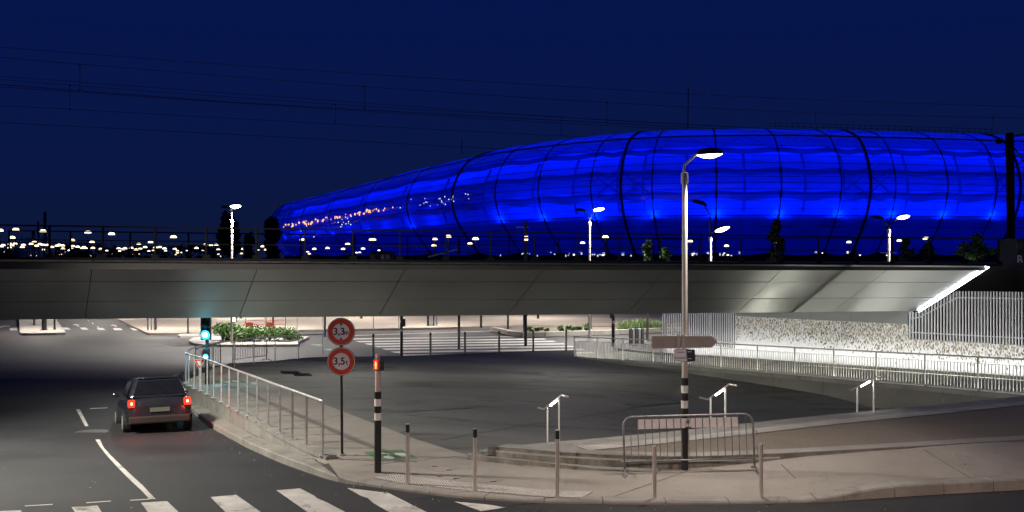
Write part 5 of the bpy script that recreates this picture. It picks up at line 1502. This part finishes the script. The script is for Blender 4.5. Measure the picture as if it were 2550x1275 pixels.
# ================================================================== POLES UNDER AND BEYOND THE BRIDGE
def pole(px, py, w, label, h=3.4, mat='dark_paint', head=None, band=False, light=0):
    b_ = PZ(px, py, -1.24 if py < 840 else -1.3)
    t = thing('signal_post' if head else 'post', label, 'post', b_)
    r_ = w * b_.y / F / 2
    MB().lathe([(r_, 0), (r_, h)], 10).build('shaft', mat, t)
    MB().lathe([(r_ * 1.6, 0), (r_ * 1.6, .04)], 10).build('base_plate', mat, t)
    if band:
        for k in (.45, .62): MB().lathe([(r_ * 1.04, h * k), (r_ * 1.04, h * k + .15)], 10).build('band', 'galvanised', t)
    if head:
        MB().box((head, -.1, h * .62), (.22, .2, .4)).build('signal_box', 'black', t)
    if light:
        hd = obj('lamp_head', HEAD, t); hd.location = (0, 0, h); hd.scale = (1.2, 1.6, 1.0); obj('lens', LENSC, hd)
        lamp('lamp_light', 'SPOT', b_ + Vector((0, 0, h - .3)), light, (1, .90, .80), t, None, 165, .3, .3)
pole(85, 810, 5, 'short thin dark post at the back of the far traffic island', 2.5)
pole(110, 822, 12, 'broad dark post in the middle of the far traffic island', 4.7, light=4200)
pole(136, 821, 5, 'thin dark post at the outer edge of the far traffic island', 2.8)
pole(388, 820, 5, 'dark post on the corner of the far sandy square', 4.7, light=3600)
pole(468, 829, 4, 'leaning-sign post beside the small pale traffic island', 3.0)
pole(680, 817, 5, 'dark post behind the red site barriers', 4.7, light=3600)
pole(809, 838, 6, 'dark post half hidden by the upper round limit sign', 3.0, band=True)
pole(1000, 887, 7, 'dark banded signal post on the near side of the zebra crossing', 2.9, head=.1, band=True)
pole(1066, 811, 6, 'dark post beside a slim metal stand on the sandy square', 4.7, light=3600)
pole(1198, 816, 6, 'dark post between the sandy square and the planting bed', 3.4)
pole(1265, 823, 5, 'dark post at the tip of the planting bed', 3.6)
pole(1306, 830, 7, 'dark signal post standing in the planting bed corner', 3.2, head=.25)
pole(1470, 819, 6, 'dark post rising from the planting bed beside the tallest shrub', 4.7, light=3600)
pole(1527, 862, 8, 'dark banded signal post behind the ramp railing', 3.0, head=-.1, band=True)
for px, py, lab in ((803, 822, 'thin grey sign pole left of the round signs on the far square'), (930, 820, 'thin grey sign pole on the far square behind the crossing'), (993, 818, 'thin grey sign pole next to the banded signal post'), (740, 824, 'thin grey sign pole past the red site barriers')):
    pole(px, py, 2.2, lab, 3.0, 'galvanised')
st_ = PZ(1080, 811, -1.24)
t = thing('information_stand', 'slim metal stand with striped panels on the far sandy square', 'stand', st_)
for k in range(3): MB().box((-.2 + k * .2, 0, .9), (.12, .08, 1.8)).build('panel', ['sign_white', 'sign_blue', 'galvanised'][k], t)
pole(250, 792, 6, 'dark lamp post at the back of the far road, mostly hidden by the bridge', 4.7, light=3600)
pole(900, 793, 6, 'dark lamp post at the back of the far square, mostly hidden by the bridge', 4.7, light=3600)
pole(1340, 793, 6, 'dark lamp post far behind the planting bed, mostly hidden by the bridge', 4.7, light=3600)
pole(600, 793, 6, 'dark lamp post far behind the red barriers, mostly hidden by the bridge', 4.7, light=3600)
t2_ = PZ(378, 822, -1.24)
t = thing('information_stand', 'slim metal stand beside the dark corner post', 'stand', t2_)
for k in range(3): MB().box((-.28 + k * .26, 0, .9), (.1, .08, 1.8)).build('panel', ['galvanised', 'sign_white', 'galvanised_dark'][k], t)
cab_ = PZ(1585, 856, -1.3)
t = thing('street_cabinet', 'grey slatted street cabinet behind the ramp railing', 'cabinet', cab_)
for k in range(5): MB().box((-.36 + k * .18, 0, .45), (.12, .3, .95)).build('slat', 'galvanised' if k % 2 else 'galvanised_dark', t)
MB().box((0, .06, .45), (.9, .2, .9)).build('body', 'dark_paint', t)
# low wall / hedge line at the back of the far square
bkw = MB().hexa([Vector((-25, 101, -1.3)), Vector((25, 101, -1.3)), Vector((25, 101.6, -1.3)), Vector((-25, 101.6, -1.3))], [Vector((-25, 101, -.75)), Vector((25, 101, -.75)), Vector((25, 101.6, -.75)), Vector((-25, 101.6, -.75))]).build('low_wall', 'light_island')
tag(bkw, 'long low pale wall at the back of the far sandy square', 'wall')
# ground floodlight glare under the bridge
fb = P(583, 795.5, 72)
t = thing('floodlight', 'small bright floodlight glaring just under the bridge edge', 'floodlight', (fb.x, fb.y, -1.24))
MB().lathe([(.05, 0), (.05, fb.z + 1.2)], 8).build('post', 'dark_paint', t)
MB().lathe([(.14, 0), (.12, .06), (.01, .08)], 12, (0, -.1, fb.z + 1.24), MX).build('lens', 'lamp_cool', t)
MB().box((0, .05, fb.z + 1.24), (.34, .2, .3)).build('case', 'dark_paint', t)

# ================================================================== THINGS ON THE BRIDGE AND THE HORIZON
def bdep(px, off): 
    p = bt(px); return (p + bper * off).y
# catenary
def wire(pts, off, r_, label):
    pp = [P(x, y, bdep(x, off)) for x, y in pts]
    sp = spline(pp, 8) if len(pp) > 2 else pp
    o = MB().tube(sp, r_, 5).build('overhead_wire', 'black'); tag(o, label, 'wire', 'railway overhead wires'); return o
wire([(-60, 113), (640, 166), (1280, 207.5), (1900, 243), (2600, 268)], 3, .008, 'uppermost overhead railway wire across the sky')
wire([(-60, 137), (200, 160), (910, 216), (1510, 255), (2030, 281), (2600, 296)], 3, .008, 'second overhead railway wire from the top, with droppers')
wire([(-60, 185), (640, 237), (1280, 283), (1720, 311), (2600, 350)], 6, .007, 'third overhead wire from the top, the faint one')
wire([(-60, 192), (174, 212), (835, 260), (1398, 292), (2000, 325)], 6, .007, 'fourth overhead wire from the top, carrying droppers')
wire([(-60, 205), (197, 226), (640, 258), (1280, 294), (1510, 306), (2100, 338)], 3, .011, 'thick contact wire in the bundle of overhead wires')
wire([(-60, 212), (640, 260), (1280, 300), (1700, 322), (2200, 345)], 3.3, .008, 'lower wire of the overhead bundle')
wire([(-60, 260), (174, 272), (835, 309), (1398, 338), (2000, 365)], 6, .0075, 'contact wire hanging below the bundle of overhead wires')
wire([(-60, 302), (640, 338), (1210, 369), (1900, 400)], 8, .008, 'lowest overhead wire, running into the stadium roof line')
for i, (x, y0, y1, off) in enumerate([(199, 160, 226, 3), (908, 216, 270, 3), (1511, 255, 305, 3), (2030, 281, 322, 3), (174, 212, 272, 6), (835, 260, 309, 6), (1398, 292, 338, 6), (2472, 292, 335, 3)]):
    d = bdep(x, off)
    o = MB().tube([P(x, y0, d), P(x, y1, d)], .008, 5).build('wire_dropper', 'black')
    for y in (y0, y1): MB().box(P(x, y, d), (.05, .04, .05)).build('clamp', 'black', o)
    tag(o, 'vertical dropper between overhead wires, %s' % ['far left on the upper pair', 'left of the stadium top on the upper pair', 'above the thick middle stadium rib', 'right of the foreground lamp head', 'far left on the lower pair', 'left of the stadium on the lower pair', 'where the wires reach the stadium roof', 'nearest the catenary mast'][i], 'dropper')
o = MB().tube([P(1714, 216, 130), P(1713, 322, 130)], .06, 5).build('aerial_mast', 'black'); tag(o, 'thin dark vertical rod rising above the stadium roof', 'mast')
o = MB().tube([P(1150, 345, 150), P(1150, 385, 150)], .05, 5).build('aerial_mast', 'black'); tag(o, 'short thin rod on the stadium roof left of its highest part', 'mast')
md = bdep(2516, 7)
mast = thing('catenary_mast', 'tall dark steel catenary mast at the right end of the bridge', 'mast', P(2516, 662, md))
MB().beam(P(2519, 666, md), P(2514, 331, md), .26, .22, Vector((0, 1, 0))).build('mast_body', 'rail_dark', mast, world=True)
MB().tube([P(2514, 352, md), P(2490, 352, md)], .03, 6).build('arm', 'black', mast, world=True)
ins_ = P(2487, 352, md)
MB().lathe([(.02, -.17), (.09, -.14), (.11, -.05), (.11, .05), (.09, .14), (.02, .17)], 10, ins_, Matrix.Rotation(R(90), 3, 'Y')).build('insulator', 'black', mast, world=True)
MB().tube([P(2520, 340, md), P(2560, 333, md)], .03, 6).build('arm', 'black', mast, world=True)
MB().tube([P(2520, 362, md), P(2548, 400, md), P(2522, 420, md)], .035, 6).build('bracket', 'black', mast, world=True)
for k in range(4): MB().lathe([(.03, -.02), (.07, 0), (.03, .02)], 8, P(2530 + k * 5, 338.5 - k * .8, md), Matrix.Rotation(R(90), 3, 'Y')).build('insulator', 'black', mast, world=True)
kd = bdep(2540, 4)
kc = P(2540, 662, kd)
kio = thing('lift_tower', 'dark station lift tower with a white letter B at the frame edge', 'building', kc)
MB().box((1.1, .8, .55), (2.4, 1.6, 1.1)).build('wall', 'bridge_dark', kio)
xb_ = P(2538, 650, kd) - kc
text('B', .52, 'sign_white', kio, Vector((xb_.x + .02, -.012, .22)), name='letter', sx=.8)
ic_ = MB()
for a, b_ in (((-.11, -.11), (.11, -.11)), ((.11, -.11), (.11, .11)), ((.11, .11), (-.11, .11)), ((-.11, .11), (-.11, -.11))):
    ic_.beam(Vector((a[0], 0, a[1])), Vector((b_[0], 0, b_[1])), .018, .01)
ic_.box((-.04, 0, -.01), (.035, .008, .10)); ic_.box((-.04, 0, .065), (.03, .008, .03))
ic_.add([(.02, 0, .02), (.085, 0, .02), (.052, 0, .07)], [(0, 1, 2)]); ic_.add([(.02, 0, -.02), (.052, 0, -.07), (.085, 0, -.02)], [(0, 1, 2)])
o = ic_.build('lift_pictogram', 'grey_panel', kio); o.location = (xb_.x - .01, -.012, .80)
tl_d = 95
for px, y0, w, label in ((112, 527, 8, 'tall dark industrial chimney far behind the car park lights'), (95, 551, 5, 'shorter dark industrial mast beside the tall chimney'), (83, 575, 9, 'short stubby dark tower left of the tall chimney')):
    d = 500; b_ = Vector(((px - 1275) / F * d, d, -1.4))
    t = thing('chimney', label, 'chimney', b_)
    MB().lathe([(w * d / F / 2, 0), (w * d / F / 2 * .85, P(px, y0, d).z + 1.4)], 10).build('stack', 'far_silhouette', t)
    MB().lathe([(w * d / F * .7, P(px, y0 + 22, d).z + 1.4), (w * d / F * .7, P(px, y0 + 22, d).z + 1.9)], 10).build('platform_ring', 'galvanised_dark', t)
ind = thing('pipe_rack', 'row of pale upright pipes on the far industrial skyline', 'pipes', P(85, 640, 420))
for k in range(15):
    x = lerp(50, 118, k / 14); h = random.choice([590, 600, 585, 595]); 
    MB().beam(P(x, 645, 420), P(x, h, 420), .35, .3, Vector((0, 1, 0))).build('pipe', 'galvanised', ind, world=True)
# horizon hedges and roofs, far off
for i, (x0, x1, y) in enumerate([(150, 250, 612), (250, 420, 618), (430, 560, 612), (0, 60, 622)]):
    d = 620; A, B = P(x0, y, d), P(x1, y, d)
    cs = [((lerp(A.x, B.x, random.random()), d + random.uniform(-6, 6), random.uniform(1, A.z - 1)), (5, 4, 2.2)) for _ in range(26)]
    t = thing('hedge', ['dark tree belt on the skyline behind the chimney lights', 'long dark tree belt below the brightest car park lamps', 'dark tree belt left of the cypress trees', 'dark tree belt at the far left of the skyline'][i], 'hedge', (0, 0, 0))
    leaves(900, clumps(cs), 2.2).build('foliage', 'leaf_dark', t)
# signal mast with two white lights, kiosks and barrier boom seen between the parapet bars
sgd = 62
t = thing('signal_mast', 'dark railway signal mast with two small white lights before the stadium', 'signal', Vector(((1309 - 1275) / F * sgd, sgd, -1.4)))
MB().lathe([(.09, 0), (.09, P(1309, 551, sgd).z + 1.4)], 10).build('mast_body', 'dark_paint', t)
MB().beam(Vector((-.6, 0, P(1309, 566, sgd).z + 1.4)), Vector((.2, 0, P(1309, 566, sgd).z + 1.4)), .04).build('crossbar', 'galvanised', t)
for y in (590, 597):
    for dx in (-.03, .09): MB().lathe([(.055, 0), (.04, .02), (.005, .03)], 8, (dx, -.12, P(1309, y, sgd).z + 1.4), MX).build('lens', 'far_lamp', t)
kk = thing('kiosk', 'low dark kiosk with framed windows at the stadium foot', 'building', Vector(((952 - 1275) / F * 110, 110, -1.4)))
MB().box((0, 0, 2.95), (2.6, 2, 5.9)).build('wall', 'far_silhouette', kk)
for dx in (-.85, .15, .7): MB().box((dx, -1.02, 5.4), (.4, .05, .5)).build('window', 'galvanised_dark', kk)
bo = thing('barrier_boom', 'pale sloping barrier boom seen through the parapet railing', 'barrier', Vector(((1140 - 1275) / F * 58, 58, -1.4)))
MB().beam(P(1066, 640, 58), P(1139, 621, 58), .07, .10).build('boom', 'pole_white', bo, world=True)
MB().beam(P(1143, 650, 58) + Vector((0, 0, -5)), P(1143, 605, 58), .14, .14, Vector((0, 1, 0))).build('stand', 'galvanised_dark', bo, world=True)
bar = thing('name_board', 'thin pale horizontal bar fixed across the two-armed lamp post', 'sign', P(2213, 629.5, 57.7))
MB().box((0, 0, 0), (40 * 57.7 / F, .05, .045)).build('plate', 'pole_white', bar); MB().box((0, .08, 0), (.1, .12, .06)).build('clamp', 'galvanised', bar)

# ---------------------------------------------------------------- the many lamps of the far car park
raw = [(0, 395), (125, 388), (342, 400), (698, 410), (886, 423), (1377, 447), (574, 471), (730, 487), (1195, 487), (1775, 492), (95, 452), (1102, 500), (273, 488), (1978, 570),
       (80, 500), (120, 498), (95, 512), (25, 510), (10, 520), (28, 560), (32, 590), (75, 585), (78, 530), (185, 508), (177, 525), (247, 500), (290, 515), (318, 502), (340, 507), (377, 509), (345, 545), (412, 525), (453, 515), (470, 508), (497, 513), (500, 538), (515, 562), (480, 580), (247, 588), (280, 592),
       (578, 518), (566, 537), (548, 550), (617, 523), (655, 533), (684, 538), (667, 527), (737, 532), (799, 541), (822, 565), (848, 552), (862, 578), (830, 590), (900, 576), (714, 594), (942, 537), (950, 555), (975, 543), (992, 536), (1042, 532), (1080, 545), (1114, 540), (1152, 526), (1182, 555), (1234, 528), (1268, 526), (1217, 550), (1217, 580), (1232, 572), (1306, 537), (1315, 553), (1064, 579), (1098, 577), (1030, 590), (1275, 599),
       (1387, 541), (1408, 553), (1410, 570), (1390, 583), (1444, 567), (1487, 551), (1502, 577), (1560, 533), (1609, 549), (1733, 547), (1737, 580), (1746, 597), (1850, 525), (1912, 540), (1917, 575), (1675, 509), (1717, 507), (1632, 503)]
spots = [(x / 3.1875, 450 + y / 3.1875) for x, y in raw]
for off, lst in ((640, [(45, 520), (12, 550), (72, 547), (125, 515), (140, 522), (124, 542), (358, 467), (402, 561), (415, 577), (455, 540), (560, 533), (720, 500), (683, 540), (842, 538), (790, 568), (815, 566), (908, 467), (926, 467), (968, 550), (1413, 463), (1517, 443), (1404, 514), (1735, 462), (1690, 499)]),
                 (1280, [(545, 492), (726, 447), (1065, 520), (1400, 480), (1687, 516), (1697, 587), (1220, 597)]), (1910, [(75, 493), (650, 487), (1050, 475), (1263, 459)])):
    spots += [(off + x / 3.1875, 450 + y / 3.1875) for x, y in lst]
DOME = MB().lathe([(.5, 0), (.46, .22), (.32, .40), (.02, .46)], 12).mesh('lamp_globe', 'far_lamp', True)
DOMEA = MB().lathe([(.5, 0), (.46, .22), (.32, .40), (.02, .46)], 12).mesh('lamp_globe', 'far_lamp_amber', True)
SHADE = MB().lathe([(.46, .12), (.34, .42), (.06, .52)], 12).mesh('shade', 'far_silhouette', True)
nums = 'first second third fourth fifth sixth seventh eighth ninth tenth eleventh twelfth thirteenth fourteenth fifteenth sixteenth seventeenth eighteenth nineteenth twentieth'.split()
big_l = sorted([p for p in spots if p[0] < 690 and p[1] < 604]); big_r = sorted([p for p in spots if p[0] >= 690 and p[1] < 612])
for x, y in spots:
    if x < 690: d = min(900, max(110, 3.6 * F / (640.5 - y)))
    else: d = min(125, max(80, 1.9 * F / (641 - y)))
    c = P(x, y + 2, d); b_ = Vector((c.x, c.y, -1.45))
    big = (x, y) in big_l or (x, y) in big_r
    wpx = 16 if big and y < 595 else (12.5 if big else (10.5 if y < 622 else 7))
    k = wpx * d / F
    hgt = c.z + 1.45
    if (x, y) in big_l: label = 'half-dome lamp high over the far car park, %s from the left' % nums[big_l.index((x, y))]
    elif (x, y) in big_r: label = 'half-dome lamp before the blue stadium, %s from the left' % nums[big_r.index((x, y))]
    elif x >= 690: label = 'small low round lamp before the foot of the blue stadium'
    else: label = 'tiny round lamp among the crowd of far car park lights'
    t = thing('car_park_lamp', label, 'street lamp', b_, 0, 'lamps of the far car park')
    g_ = obj('lamp_globe', DOMEA if y > 629 and x < 500 else DOME, t); g_.scale = (k, k, k * .85); g_.location = (0, 0, hgt)
    if big or d < 200:
        MB().lathe([(.06, 0), (.05, hgt)], 6).build('pole', 'far_silhouette', t)
    if big:
        s_ = obj('shade', SHADE, t); s_.scale = (k * .5, k * .5, k * .5); s_.location = (0, 0, hgt + k * .30)

# ================================================================== LITTER ALONG THE GUTTER
lt_ = MB()
for _ in range(420):
    s_ = random.uniform(0, KS[-1]); p, t = at_len(kerb, KS, s_); n_ = Vector((-t.y, t.x, 0)).normalized()
    if p.y > 60: continue
    onp = random.random() < .45
    off_ = random.uniform(.3, 2.2) if onp else -abs(random.gauss(0, .35)) - .03
    q = p + n_ * off_; 
    q.z = (zp(q.x, q.y) + .012 if p.y < 20 else za(q.x, q.y) + .015) if onp else zr(q.x, q.y) + .012
    if onp and p.y > 20 and off_ > .9: continue
    a = random.uniform(0, 6.28); L = random.uniform(.008, .03); w = L * random.uniform(.2, .6); d_ = Vector((math.cos(a), math.sin(a), random.uniform(-.1, .3))); e_ = Vector((-math.sin(a), math.cos(a), 0))
    lt_.mi = random.randrange(2)
    lt_.add([q - d_ * L, q + e_ * w, q + d_ * L + Vector((0, 0, L * .4)), q - e_ * w], [(0, 1, 2, 3)])
lo = lt_.build('leaf_litter', ['bark', 'light_island'])
tag(lo, 'scattered dry leaves and grit along the kerb', 'litter', None, 'stuff')
